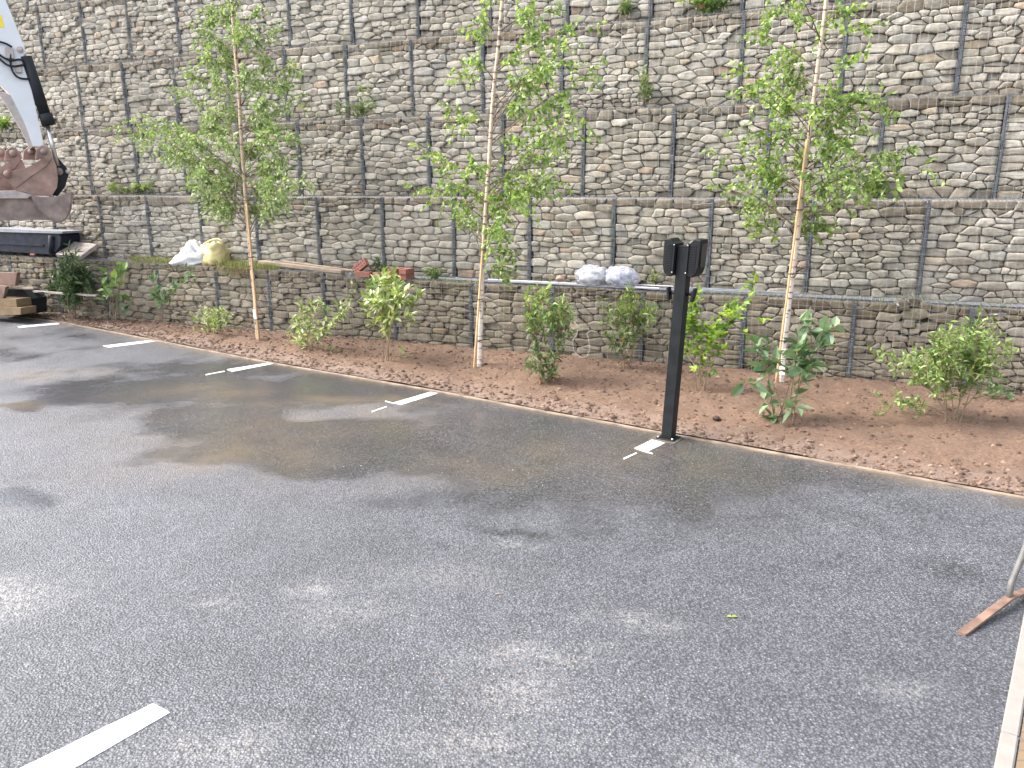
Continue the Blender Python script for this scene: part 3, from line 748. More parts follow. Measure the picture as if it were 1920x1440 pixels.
birch((1466, 722), [(1470, 650), (1479, 570), (1494, 460), (1508, 330), (1524, 200), (1538, 90), (1552, -30), (1560, -120)], T3, 14, M['birch_leaf'], .053, 9,
      'rightmost birch with a long tan trunk and drooping leafy branch to its right', {'off': (-.06, 0), 'top': (1513, 262), 'ties': [393, 512, 637], 'tag': (1466, 695, .028, .045), 'label': 'long tan cane tied to the rightmost birch behind the broad leaved plant'}, .022)

def shrub(name, label, bpx, tips, mat, L, wd, seed, group=None, twigs=6, start=.35, spacing=.03, stemr=.005, twl=(.05, .14), spread=.12, curve=.25, kind='leaf', zb=.03, d=None, stems_mat='stem', upb=.4, cat='shrub', dl_=0.0):
    rg = random.Random(seed)
    base = g(bpx[0], bpx[1], zb) if d is None else at(bpx[0], bpx[1], d)
    dd = base.dot(N); root = thing(name, base, label, cat, group); sm = MB(); lm = MB()
    mains = []; tops = [at(t_[0], t_[1], dd).z for t_ in tips]; zmax = max(tops); zb_ = base.z
    step = max(1, len(tips) // 7)
    order = [t_ for i, t_ in enumerate(tips) if i % step == 0] + [t_ for i, t_ in enumerate(tips) if i % step]
    nmain = len([1 for i in range(len(tips)) if i % step == 0])
    for ti, tp in enumerate(order):
        x, y = tp[0], tp[1]; k = tp[2] if len(tp) > 2 else 1
        tip = at(x, y, dd + rg.gauss(0, spread) + dl_); st = base + Vector((rg.gauss(0, .045), rg.gauss(0, .035), -.02))
        if ti >= nmain:
            best = None
            for mc in mains:
                for u_ in (2, 3, 4, 5, 6):
                    p_ = mc[u_]
                    if p_.z < tip.z:
                        q_ = (p_ - tip).length + abs(u_ - 4) * .02
                        if best is None or q_ < best[0]: best = (q_, p_)
            if best: st = best[1].copy()
        mid = st.lerp(tip, .45) + Z * (tip - st).length * curve * rg.uniform(.2, 1) + rv(rg) * .03
        n = 10; c = bez(st, mid, tip, n); tube(sm, c, [stemr * (1 - .75 * i / n) + .0008 for i in range(n + 1)], 5, 0, False)
        if ti < nmain: mains.append(c)
        ln = (tip - st).length
        if ti >= nmain: ln *= .8
        def leaves(cv, ln_, v0):
            m = len(cv) - 1; nl = max(2, int(ln_ * (1 - v0) / spacing))
            for l_ in range(nl):
                v = v0 + (1 - v0) * (l_ + rg.random()) / nl; i = min(m - 1, int(v * m)); pp = cv[i].lerp(cv[i + 1], v * m - i)
                t_ = (cv[i + 1] - cv[i]).normalized(); dv = (rv(rg) * .9 + t_ * .55 + Z * upb * rg.uniform(0, 1)).normalized(); s_ = rg.uniform(.75, 1.4)
                if kind == 'lobed': lobed(lm, pp, dv, (Z + rv(rg) * .6).normalized(), L * s_, rg.random())
                else:
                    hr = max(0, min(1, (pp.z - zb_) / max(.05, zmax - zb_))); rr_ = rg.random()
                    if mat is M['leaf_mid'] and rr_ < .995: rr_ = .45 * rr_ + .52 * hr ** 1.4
                    leaf(lm, pp, dv, (Z + rv(rg) * .7).normalized(), L * s_, wd * s_, rr_, .18, rg.uniform(0, .35))
        leaves(c, ln, start)
        for j in range(int(twigs * k * 1.3 + .5)):
            u = rg.uniform(start, 1); i = min(n - 1, int(u * n)); q = c[i].lerp(c[i + 1], u * n - i)
            dv = (rv(rg) + (tip - st).normalized() * .7 + Z * .3).normalized(); l2 = rg.uniform(*twl); tw = bez(q, q + dv * l2 * .6, q + dv * l2 + Z * l2 * .2, 4)
            tube(sm, tw, [.002, .0018, .0015, .0012, .0008], 3, 0, False, False); leaves(tw, l2, .1)
    sm.build('stem', M[stems_mat], root); lm.build('foliage', mat, root); return root
def ring(cx, cy, rx, ry, n, seed):
    rg = random.Random(seed); out = []
    while len(out) < n:
        x, y = rg.uniform(-1, 1), rg.uniform(-1, 1)
        if x * x + y * y < 1: out.append((cx + x * rx, cy + y * ry))
    return out
GB = 'shrubs planted in the bed'
shrub('shrub', 'dark narrow leaved bush at the far left end of the bed, taller than its ledge', (132, 592), ring(132, 530, 40, 42, 34, 1) + [(135, 472), (128, 482), (140, 480), (118, 500), (150, 505)], M['leaf_dark'], .085, .022, 21, GB, 6, .25, .02, .006, (.06, .14), .12, d=8.45)
shrub('shrub', 'spindly plant with a few pale leaves right beside the dark bush', (182, 592), [(150, 520), (160, 535, 1), (196, 560), (235, 575), (240, 590), (170, 555)], M['leaf_grey'], .13, .05, 22, GB, 1, .6, .09, .004, (.05, .1), .08, d=8.40)
shrub('shrub', 'upright plant with big broad green leaves under the grassy ledge', (212, 592), [(215, 496), (200, 512), (232, 506), (225, 535), (205, 545), (195, 540), (215, 520)], M['leaf_mid'], .14, .075, 23, GB, 1, .5, .10, .006, (.05, .1), .10, d=8.35)
shrub('shrub', 'thin blue green plant with a stem reaching up right towards the sacks', (300, 600), [(300, 540), (312, 545), (295, 550), (320, 550), (362, 512), (285, 520), (305, 560), (340, 525)], M['leaf_grey'], .085, .04, 24, GB, 3, .55, .05, .003, (.05, .12), .08, d=8.3)
shrub('shrub', 'low yellowish bush left of the leftmost birch', (392, 628), ring(398, 598, 36, 20, 20, 5) + [(365, 625), (375, 630)], M['leaf_pale'], .05, .02, 25, GB, 4, .3, .022, .003, (.05, .10), .12)
shrub('shrub', 'straggly pale bush with two spreading arms, between leftmost birch and plank end', (585, 660), [(560, 560), (568, 585), (548, 600), (585, 570), (602, 560), (610, 580), (640, 585), (665, 548), (655, 575), (645, 595), (628, 600), (590, 620), (600, 630), (565, 635), (550, 640), (625, 665, .5), (540, 625), (560, 615), (575, 600)],
      M['leaf_pale'], .062, .024, 26, GB, 5, .35, .028, .004, (.05, .12), .14, .2)
shrub('shrub', 'creamy leaved upright shrub on bare stems just below the loose bricks', (728, 680), ring(730, 560, 42, 42, 22, 7) + [(712, 512), (728, 512), (745, 530), (785, 545, .7), (690, 575), (780, 570), (775, 590), (695, 600), (740, 545), (755, 560), (700, 550), (760, 665, .3), (720, 535)],
      M['leaf_pale'], .085, .038, 27, GB, 4, .55, .035, .0045, (.05, .13), .15, .12)
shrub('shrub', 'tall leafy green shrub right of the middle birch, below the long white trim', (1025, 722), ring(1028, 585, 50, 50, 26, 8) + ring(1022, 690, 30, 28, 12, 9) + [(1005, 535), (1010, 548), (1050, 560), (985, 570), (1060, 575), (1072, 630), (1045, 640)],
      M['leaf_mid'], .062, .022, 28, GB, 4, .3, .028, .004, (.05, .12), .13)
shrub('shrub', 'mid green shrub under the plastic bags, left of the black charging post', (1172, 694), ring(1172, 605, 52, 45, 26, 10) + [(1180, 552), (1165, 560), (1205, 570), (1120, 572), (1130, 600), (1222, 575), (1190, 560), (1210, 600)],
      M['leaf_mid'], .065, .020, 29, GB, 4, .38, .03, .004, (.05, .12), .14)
shrub('shrub', 'lime green shrub with lobed leaves immediately right of the black charging post', (1310, 738), [(1290, 575), (1312, 560), (1308, 575), (1335, 600), (1355, 580), (1375, 575), (1392, 568), (1378, 590), (1330, 630), (1350, 625), (1300, 610), (1290, 650), (1310, 655), (1340, 650), (1355, 660), (1325, 680), (1285, 600), (1295, 630), (1320, 610), (1365, 610), (1280, 660)],
      M['leaf_lime'], .075, .05, 30, GB, 3, .5, .045, .0035, (.05, .12), .12, kind='lobed')
shrub('shrub', 'tiny yellow green sapling against the mesh left of the rightmost birch', (1420, 700), [(1415, 530), (1412, 505), (1400, 620), (1432, 590)], M['leaf_lime'], .09, .05, 31, GB, 1, .75, .09, .003, (.04, .08), .05, d=8.55)
shrub('shrub', 'broad grey green leaved plant growing around the foot of the rightmost birch', (1468, 790), [(1500, 600), (1515, 595), (1545, 620), (1512, 640), (1535, 650), (1525, 670), (1500, 650), (1505, 690), (1520, 700), (1410, 650), (1440, 640), (1400, 720), (1440, 700), (1425, 690), (1455, 665), (1495, 735), (1440, 760), (1485, 770), (1450, 785), (1510, 720), (1480, 700), (1555, 615)],
      M['leaf_grey'], .115, .065, 32, GB, 1.3, .5, .065, .005, (.05, .11), .10)
shrub('shrub', 'sprawling bright shrub with arching bare stems at the right edge of the bed', (1785, 798), ring(1800, 660, 60, 45, 34, 13) + ring(1745, 700, 40, 30, 10, 14) + [(1835, 595), (1825, 620), (1862, 625), (1880, 655), (1905, 660), (1640, 668), (1660, 665), (1670, 700), (1700, 670), (1645, 765), (1680, 762), (1720, 690), (1845, 640), (1850, 700), (1690, 760), (1855, 740, .5)],
      M['leaf_fresh'], .044, .020, 33, GB, 6, .42, .02, .0045, (.06, .15), .2, .2)
shrub('shrub', 'small grey leaved plant against the mesh at the far right', (1868, 760), [(1860, 725), (1880, 722), (1850, 730), (1895, 735), (1870, 738), (1885, 750)], M['leaf_grey'], .08, .035, 34, GB, 1, .5, .03, .003, (.04, .08), .06, d=8.3)
# wall weeds
GW = 'weeds rooted in the gabion ledges'
def weed(label, bx, by, d, tips, mat, L, wd, seed, **k): 
    return shrub('weed', label, (bx, by), tips, mat, L, wd, seed, GW, k.pop('twigs', 4), .2, k.pop('spacing', .03), .003, (.04, .10), .06, d=d, cat='weed', **k)
weed('dark green tuft high on the wall between the left and middle birches', 668, 222, 9.55, ring(668, 204, 46, 14, 15, 41) + [(680, 172), (676, 185)], M['leaf_mid'], .05, .022, 41)
weed('dark creeper climbing a basket seam above and right of the middle birch', 1212, 192, 9.60, ring(1210, 165, 14, 26, 10, 42), M['leaf_mid'], .045, .02, 42)
weed('grey green weeds along the very top edge left of the rightmost birch crown', 1320, 22, 9.95, ring(1330, 5, 50, 12, 16, 43), M['leaf_mid'], .08, .03, 43)
weed('green tuft at the terrace foot under the rightmost birch long branch', 1640, 366, 9.35, ring(1640, 345, 22, 18, 12, 44), M['leaf_mid'], .06, .03, 44)
weed('upright leafy weed growing behind the loose red bricks', 706, 512, 8.85, [(706, 482), (704, 490), (710, 492), (716, 498), (698, 500), (712, 500)], M['leaf_dark'], .05, .022, 45, spacing=.02)
weed('low green weed on the ledge right of the brick pile', 815, 524, 8.95, ring(812, 514, 18, 7, 10, 46), M['leaf_mid'], .045, .02, 46)
weed('fern like green weed at the left edge beyond the excavator arm', 8, 245, 9.45, ring(6, 232, 22, 12, 12, 47), M['leaf_mid'], .08, .03, 47)
weed('short yellow green weeds at the terrace foot left of the leftmost birch', 250, 364, 9.35, ring(250, 354, 55, 7, 14, 48), M['leaf_mid'], .06, .02, 48)
weed('faint ivy sprig at the top edge right of the middle birch crown', 1175, 30, 9.95, ring(1175, 12, 7, 16, 8, 49), M['leaf_mid'], .05, .025, 49)
weed('tiny seedling on the ledge below the black charger head', 1225, 530, 9.05, ring(1226, 522, 8, 8, 5, 50), M['leaf_mid'], .035, .02, 50)

def grass(name, label, x0, x1, y, d0, d1, n, h, mat, seed, hang=0.0):
    rg = random.Random(seed); mb = MB()
    for i in range(n):
        x = rg.uniform(x0, x1); d = rg.uniform(d0, d1); b = at(x, y, d)
        s_ = b.dot(W); b = P(s_, d, topz(1, s_) - .02); hh = h * rg.uniform(.5, 1.2)
        dv = Vector((rg.gauss(0, .45), rg.gauss(0, .45), 1)); e = b + dv.normalized() * hh
        if hang: dv = -N * rg.uniform(.6, 1.2) + W * rg.gauss(0, .4); m = b + dv * .08 + Z * hh * .4; e = b + dv * rg.uniform(.06, .2) - Z * hang * rg.uniform(.0, 1.3) * (.5 + .9 * abs(mn.noise(Vector((x * .09, 3, 1)))))
        else: m = b.lerp(e, .5) + Z * hh * .12 ; e = e + Vector((dv.x, dv.y, 0)) * hh * .35
        sd_ = Vector((rg.gauss(0, 1), rg.gauss(0, 1), 0)).normalized() * .003
        mb.add([b - sd_, b + sd_, m + sd_ * .8, m - sd_ * .8, e], [(0, 1, 2, 3), (3, 2, 4)], rg.random())
    o = mb.build(name, mat); tag(o, label, 'grass', kind='stuff')
grass('grass', 'green grass growing on the ledge left of and under the white sack', 245, 345, 492, 8.72, 9.05, 900, .10, M['grass'], 61)
grass('grass', 'tussock of grass on the ledge around the leftmost birch trunk', 405, 520, 496, 8.72, 9.02, 1200, .12, M['grass'], 62)
grass('dry_grass', 'dry straw coloured grass hanging over the ledge beside the yellow sack', 418, 478, 500, 8.70, 8.82, 260, .10, M['dry_grass'], 63, .24)
grass('grass', 'sparse short grass along the ledge between bricks and white trim', 775, 905, 524, 8.74, 9.0, 350, .05, M['grass'], 64)
grass('grass', 'sparse moss and grass along the foot of the ledge at right', 1320, 1900, 560, 8.95, 9.08, 380, .045, M['grass'], 65)
# ---------------------------------------------------------------- charging post
Kv = Vector((math.cos(R(-34.8)), math.sin(R(-34.8)), 0)); Mv = Vector((-Kv.y, Kv.x, 0))
pb = g(1253, 822); lean = Vector((.040, 0, 1)).normalized()
root = thing('charging_post', pb, 'black square charging post with twin chargers standing at the bay edge', 'charging post')
topd = 1.58; hw = .045
def CP(a, m, z): return pb + Kv * a + Mv * m + lean * z
mb = MB(); box(mb, CP(0, 0, topd / 2 - .03), Kv * hw, Mv * hw, lean * (topd / 2 - .03), bev=.004); mb.build('pole', M['black'], root)
mb = MB(); box(mb, CP(0, 0, .007), Kv * .075, Mv * .075, Z * .006, bev=.003); bpz = mb.build('base_plate', M['black_side'], root)
for a, b in ((-1, -1), (1, -1), (-1, 1), (1, 1)):
    mb = MB(); q = CP(a * .06, b * .06, .013); tube(mb, [q, q + Z * .012], .009, 6); mb.build('bolt', M['steel'], root)
mb = MB(); box(mb, CP(-.01, -.01, .001), Kv * .11, Mv * .11, Z * .003); o = mb.build('concrete_pad', M['backing'], root)
uh = .285
for sgn in (-1, 1):
    mb = MB(); z1 = topd + .0; z0_ = z1 - uh
    prof = [(hw + .001, z0_ + .02), (hw + .03, z0_), (hw + .06, z0_ + .004), (hw + .085, z0_ + .03), (hw + .098, z0_ + .075), (hw + .101, z1 - .05), (hw + .099, z1 - .004), (hw + .05, z1 + .002), (hw + .02, z1 - .028), (hw + .001, z1 - .035)]
    fr = lambda a, m, z, sgn=sgn: CP(sgn * a, m, z)
    if sgn < 0: fr = lambda a, m, z: CP(-a, m, z)
    n_ = len(prof); pts_ = prof
    prism(mb, prof, -.075, .075, 0, fr, .008)
    head = mb.build('charger_unit', M['black_side'], root)
    # raised louvres on both cheeks
    head['_org'] = tuple(pb)
    for ms in (-1, 1):
        mb = MB()
        for i in range(11):
            z = z0_ + .05 + i * .0185
            box(mb, CP(sgn * (hw + .050), ms * .0765, z), Kv * .022, Mv * .0025, Z * .0035 + Kv * .003)
        mb.build('louvre', M['black'], head)
    mb = MB(); box(mb, CP(sgn * (hw + .1025), 0, z0_ + .165), Kv * .003, Mv * .052, lean * .085, bev=.002); mb.build('front_cover', M['screen'], head)
    mb = MB(); box(mb, CP(sgn * (hw + .010), -.079, z0_ + uh / 2), Kv * .004, Mv * .006, lean * .11); mb.build('mounting_strip', M['black'], head)
    for z in (z0_ + .035, z1 - .045):
        mb = MB(); q = CP(sgn * (hw + .010), -.088, z); tube(mb, [q, q - Mv * .004], .0045, 8); mb.build('screw', M['steel'], head)
    # cable hook lower on the pole
    mb = MB(); zc = topd - .42
    tube(mb, [CP(sgn * hw, .0, zc), CP(sgn * (hw + .045), .0, zc)], .010, 8)
    prism(mb, [(hw + .04, zc - .05), (hw + .052, zc - .055), (hw + .066, zc + .0), (hw + .07, zc + .045), (hw + .056, zc + .05), (hw + .045, zc)], -.03, .03, 0, fr, .003)
    mb.build('cable_hook', M['black_side'], root)
mb = MB(); box(mb, CP(0, 0, topd - .058), Kv * (hw + .002), Mv * (hw + .002), lean * .004, bev=.001); mb.build('cap', M['black_side'], root)

# ---------------------------------------------------------------- excavator arm with buckets
W0_, N0_ = W, N                       # the digger stands square to the car park, not to the wall
q_ = at(60, 330, 8.25); N = Vector((q_.x, q_.y, 0)).normalized(); W = Vector((N.y, -N.x, 0)); DX = q_.dot(N)
def B(v): return DX - 8.25 + v
ex = thing('excavator', at(75, 300, DX), 'white excavator dipper arm with black ram carrying a wide rusty bucket', 'excavator')
def pxs(L_, d=DX): return [sz(x, y, d) for x, y in L_]
mb = MB(); prism(mb, pxs([(-70, -150), (-30, -190), (6, -8), (22, 30), (46, 90), (50, 102), (43, 110), (54, 145), (66, 200), (80, 262), (82, 278), (62, 276), (46, 232), (20, 180), (0, 160), (-40, 60)]), DX - .15, DX + .15, 0, None, .012)
mb.build('dipper_arm', M['white_paint'], ex)
mb = MB(); prism(mb, pxs([(20, 180), (46, 232), (62, 276), (56, 280), (40, 245), (10, 195), (-6, 172)], DX), DX - .13, DX + .13); mb.build('arm_underside_plate', M['worn'], ex)
a = at(40, 100, DX - .0); b = at(80, 222, DX)
def cyl(name, a, b, r, mat, n=14, par=ex): mb = MB(); tube(mb, [a, b], r, n); return mb.build(name, mat, par)
fo = -N * .12
ram = cyl('ram_barrel', at(44, 108, DX) + fo + W * .03, at(80, 222, DX) + fo + W * .04, .075, M['rubber']); ram['_org'] = ex['_org']
cyl('ram_gland', at(78, 214, DX) + fo + W * .04, at(86, 236, DX) + fo + W * .04, .09, M['rubber'], par=ram)
cyl('ram_rod', at(84, 232, DX) + fo + W * .02, at(108, 312, DX) + fo, .03, M['steel'])
cyl('link_pin', at(38, 96, DX) + N * -.19, at(38, 96, DX) + N * .19, .04, M['worn'])
mb = MB(); prism(mb, pxs([(100, 300), (108, 296), (122, 312), (130, 322), (122, 350), (108, 368), (98, 366), (100, 330)]), DX - .10, DX + .10, 0, None, .01); lk = mb.build('bucket_link', M['rubber'], ex); lk['_org'] = ex['_org']
cyl('pivot_pin', at(127, 322, DX) - N * .14, at(127, 322, DX) + N * .14, .032, M['worn'], par=lk)
cyl('pivot_pin', at(110, 322, DX) - N * .13, at(110, 322, DX) + N * .13, .055, M['rust_grey'], par=lk)
for pts_ in ([(-10, 95), (5, 107), (20, 114), (38, 112), (50, 120)], [(-10, 100), (4, 115), (18, 124), (34, 124), (48, 120)], [(21, 92), (20, 120), (26, 138), (38, 147), (56, 148)], [(-10, 76), (10, 82), (22, 88)]):
    mb = MB(); q = [at(x, y, DX - .17) - N * .03 * math.sin(i / (len(pts_) - 1) * math.pi) for i, (x, y) in enumerate(pts_)]
    qq = []
    for i in range(len(q) - 1):
        p0 = q[max(i - 1, 0)]; p1 = q[i]; p2 = q[i + 1]; p3 = q[min(i + 2, len(q) - 1)]
        for k_ in range(5):
            u = k_ / 5; qq.append(.5 * ((2 * p1) + (p2 - p0) * u + (2 * p0 - 5 * p1 + 4 * p2 - p3) * u * u + (3 * p1 - p0 - 3 * p2 + p3) * u ** 3))
    qq.append(q[-1]); tube(mb, qq, .014, 7); mb.build('hydraulic_hose', M['rubber'], ex)
mb = MB(); box(mb, at(18, 100, DX - .17), W * .05, N * .02, Z * .07, bev=.008); mb.build('hose_clamp', M['worn'], ex); mb = MB(); box(mb, at(34, 128, DX - .17), W * .04, N * .02, Z * .06, bev=.008); mb.build('hose_clamp', M['worn'], ex)
mb = MB(); prism(mb, pxs([(-14, 28), (3, 32), (9, 55), (-12, 55)]), DX - .154, DX - .1501); mb.build('warning_sticker', M['yellow'], ex)
# wide bucket held at the end of the arm
bk = pxs([(135, 359), (116, 366), (95, 370), (76, 369), (60, 365), (66, 378), (78, 394), (90, 407), (104, 414), (114, 415), (123, 410), (131, 394)], B(7.95))
mb = MB(); prism(mb, bk, B(7.95), B(7.99), 0, None, .005); wb = mb.build('wide_bucket', M['rust_grey'], ex); wb['_org'] = ex['_org']
body = pxs([(135, 360), (131, 390), (122, 407), (110, 412)], B(7.95))
sC = [sz(x, y, B(7.95)) for x, y in [(60, 365), (66, 378), (78, 394), (90, 407), (104, 414), (114, 415), (123, 410), (131, 394), (135, 360)]]
mb = MB(); sheet(mb, sC[::-1], B(7.97), B(8.65), .02); mb.build('bucket_shell', M['rust_grey'], wb)
mb = MB(); prism(mb, pxs([(-60, 360), (0, 358), (30, 357), (48, 358), (60, 364), (52, 372), (0, 372), (-60, 374)], B(8.02)), B(8.02), B(8.06), 0, None, .004); mb.build('cutting_lip', M['worn'], wb)
mb = MB(); prism(mb, pxs([(-60, 370), (0, 368), (52, 368), (62, 368), (74, 390), (90, 406), (104, 413), (70, 412), (30, 413), (-60, 414)], B(8.10)), B(8.10), B(8.14), 0, None, .004); mb.build('bucket_back', M['rust_grey'], wb)
mb = MB(); sheet(mb, pxs([(-60, 414), (30, 413), (70, 412), (104, 413)], B(8.1)), B(8.12), B(8.6), .02); mb.build('bucket_floor', M['rust_grey'], wb)
# narrow buckets riding on it
def bucket(dx, dy, d0, wid, label, mat):
    o_ = lambda L_: [sz(x + dx, y + dy, d0) for x, y in L_]
    r_ = thing('digging_bucket', at(60 + dx, 366 + dy, d0), label, 'bucket', 'rusty digging buckets carried by the excavator')
    side = [(-14, 316), (4, 320), (22, 322), (42, 319), (62, 311), (80, 299), (92, 292), (100, 297), (106, 312), (109, 335), (107, 352), (97, 368), (60, 366), (30, 358), (20, 345), (10, 335), (-8, 328)]
    mb = MB(); prism(mb, o_(side), d0, d0 + .03, 0, None, .004); sp = mb.build('side_plate', mat, r_); sp['_org'] = r_['_org']
    mb = MB(); prism(mb, o_(side), d0 + wid - .03, d0 + wid, 0, None, .004); mb.build('side_plate', mat, r_)
    mb = MB(); sheet(mb, o_([(92, 292), (100, 297), (106, 312), (109, 335), (107, 352), (97, 368), (60, 366), (30, 358)]), d0 + .03, d0 + wid - .03, -.022); mb.build('shell', mat, r_)
    mb = MB(); prism(mb, o_([(-14, 314), (4, 318), (22, 320), (42, 317), (62, 309), (80, 297), (90, 290), (98, 296), (86, 312), (60, 330), (30, 352), (26, 350), (16, 330), (0, 326), (-14, 322)]), d0 - .014, d0 - .001, 0, None, .004); mb.build('wear_plate', mat, r_)
    c_ = at(14 + dx, 326 + dy, d0 - .02); cyl('lifting_eye', c_, c_ - N * .06, .05, mat, par=r_)
    for kx, kd_ in ((66, .05), (66, wid - .09)):
        ear = [(kx - 12 + (12 if kd_ < .06 else -12), 298), (kx - 10 + (12 if kd_ < .06 else -12), 280), (kx + (12 if kd_ < .06 else -12), 272), (kx + 10 + (12 if kd_ < .06 else -12), 274), (kx + 18 + (12 if kd_ < .06 else -12), 284), (kx + 20 + (12 if kd_ < .06 else -12), 298)]
        mb = MB(); prism(mb, o_(ear), d0 + kd_, d0 + kd_ + .04, 0, None, .006); er = mb.build('mounting_ear', mat, r_)
        er['_org'] = r_['_org']; ce = at(kx + 4 + dx + (12 if kd_ < .06 else -12), 284 + dy, d0 + kd_); cyl('bush', ce - N * .025, ce + N * .01, .045, M['rust_grey'], par=er)
bucket(0, 0, B(8.02), .46, 'rusty digging bucket with mounting ears tipped into the wide bucket', M['rust'])
bucket(-58, 3, B(8.28), .40, 'second rusty digging bucket cut off by the left edge of the photo', M['rust'])

W, N = W0_, N0_
# black tub on the ledge, slab beside it
mb = MB(); t0 = thing('plastic_tub', at(60, 480, 8.78), 'long black plastic tub lying on the ledge under the rusty buckets', 'tub')
def ph(L_, d): return [sz(x, y, d) for x, y in L_]
prism(mb, ph([(-80, 432), (0, 432), (112, 437), (115, 445), (113, 462), (104, 474), (90, 477), (0, 471), (-80, 468)], 8.72), 8.72, 9.06, 0, None, .012); mb.build('body', M['tub'], t0)
mb = MB(); prism(mb, ph([(-80, 428), (0, 428), (60, 432), (117, 434), (117, 438), (0, 435), (-80, 435)], 8.70), 8.70, 9.08, 0, None, .003); mb.build('rim', M['tub_rim'], t0)
mb = MB(); prism(mb, ph([(-80, 453), (0, 454), (80, 459), (80, 462), (0, 458), (-80, 456)], 8.70), 8.705, 8.72); mb.build('rib', M['tub'], t0)
for cx_, r_ in ((98, .05),):
    mb = MB(); tube(mb, [at(cx_, 442, 8.73), at(cx_, 474, 8.73)], .055, 12); mb.build('corner_rib', M['tub'], t0)
mb = MB(); q = at(62, 476, 8.72); box(mb, q + Z * -.01, W * .05, N * .02, Z * .012, bev=.004); o = mb.build('red_wedge', M['brick']); tag(o, 'small red block wedged under the black tub', 'block')
# tilted board
mb = MB(); A_ = at(108, 482, 8.74); B_ = at(153, 487, 8.70); C_ = at(186, 463, 8.98); D_ = at(135, 458, 8.98); up_ = (B_ - A_).cross(C_ - B_).normalized(); up_ = up_ if up_.z > 0 else -up_
vs = [A_, B_, C_, D_]; vs = [v + Z * 0 for v in vs] + [v + up_ * .055 for v in vs]
mb.add(vs, [(3, 2, 1, 0), (4, 5, 6, 7), (0, 1, 5, 4), (1, 2, 6, 5), (2, 3, 7, 6), (3, 0, 4, 7)]); o = mb.build('paving_slab', M['slab']); tag(o, 'weathered grey slab lying tilted on the ledge beside the black tub', 'slab')

# timber stack at the far left foot of the wall
def beam(name, L_, d0, d1, mat, label, cat, group=None):
    mb = MB(); prism(mb, ph(L_, d0), d0, d1, 0, None, .006); o = mb.build(name, mat); return tag(o, label, cat, group)
GT = 'timber stacked at the foot of the wall'
beam('timber_sleeper', [(-90, 576), (0, 575), (39, 577), (39, 590), (0, 592), (-90, 592)], 7.95, 8.2, M['tan_timber'], 'yellow brown sleeper at the bottom of the far left stack, on the asphalt', 'sleeper', GT)
beam('timber_sleeper', [(-90, 561), (0, 560), (30, 561), (32, 575), (0, 574), (-90, 574)], 7.98, 8.22, M['tan_timber'], 'yellow brown sleeper second from the bottom of the far left stack', 'sleeper', GT)
beam('brown_board', [(-90, 536), (-2, 535), (11, 537), (6, 559), (-90, 559)], 8.0, 8.05, M['redwood'], 'short red brown panel standing on the upper yellow sleeper', 'panel', GT)
beam('brown_board', [(-90, 510), (0, 511), (32, 511), (28, 536), (0, 534), (-90, 534)], 8.1, 8.16, M['redwood'], 'red brown panel topmost in the far left stack', 'panel', GT)
beam('dark_shape', [(6, 540), (42, 541), (60, 560), (60, 588), (36, 592), (6, 592)], 8.25, 8.5, M['rubber'], 'black crate behind the yellow sleepers, against the wall', 'shape', None)  # plain dark solid filling the dark gap in the stack
beam('thin_plank', [(14, 538.5), (62, 539), (63, 542.5), (14, 542)], 8.15, 8.24, M['plank'], 'short pale plank sticking out of the stack over the black crate', 'plank', GT)
beam('thin_plank', [(14, 542.6), (90, 547), (180, 553), (180, 556), (90, 550.5), (14, 545.5)], 8.36, 8.42, M['slab'], 'long thin grey plank on edge behind the dark bush', 'plank', GT)

# sacks on the ledge
mb = MB(); c = P(sz(357, 476, 8.85)[0], 8.85, .955); blob(mb, c + Z * -.0, .38, .15, .16, 3, .35, 1.5, 24, 32, -.09, 0, (W * .97 + Z * .22, N, Z), .15)
# peak
for i, v in enumerate(mb.v):
    r_ = (v - c); u = r_.dot(W)
    if r_.z > 0: mb.v[i] = v + Z * (.10 * math.exp(-((u - .06) / .06) ** 2) * min(1, r_.z / .08))
o = mb.build('white_sack', M['sackw']); tag(o, 'crumpled white sack slumped on the grassy ledge left of the yellow sack', 'sack', 'sacks on the ledge')
c = P(sz(396, 473, 8.85)[0], 8.88, 1.03)
sk = thing('yellow_sack', c, 'bulging yellow sack with open rim on the ledge beside the white sack', 'sack', 'sacks on the ledge')
mb = MB(); blob(mb, c, .25, .15, .215, 8, .3, 1.4, 24, 32, -.15, 0, (W * .95 + Z * .15, N, Z - W * .08), .18); mb.build('bag', M['sacky'], sk)
mb = MB(); tube(mb, [at(x, y, 8.80) for x, y in [(381, 459), (390, 453), (400, 449), (409, 448), (415, 451), (419, 460)]], [.01, .014, .016, .016, .014, .01], 7); mb.build('rolled_rim', M['sacky'], sk)

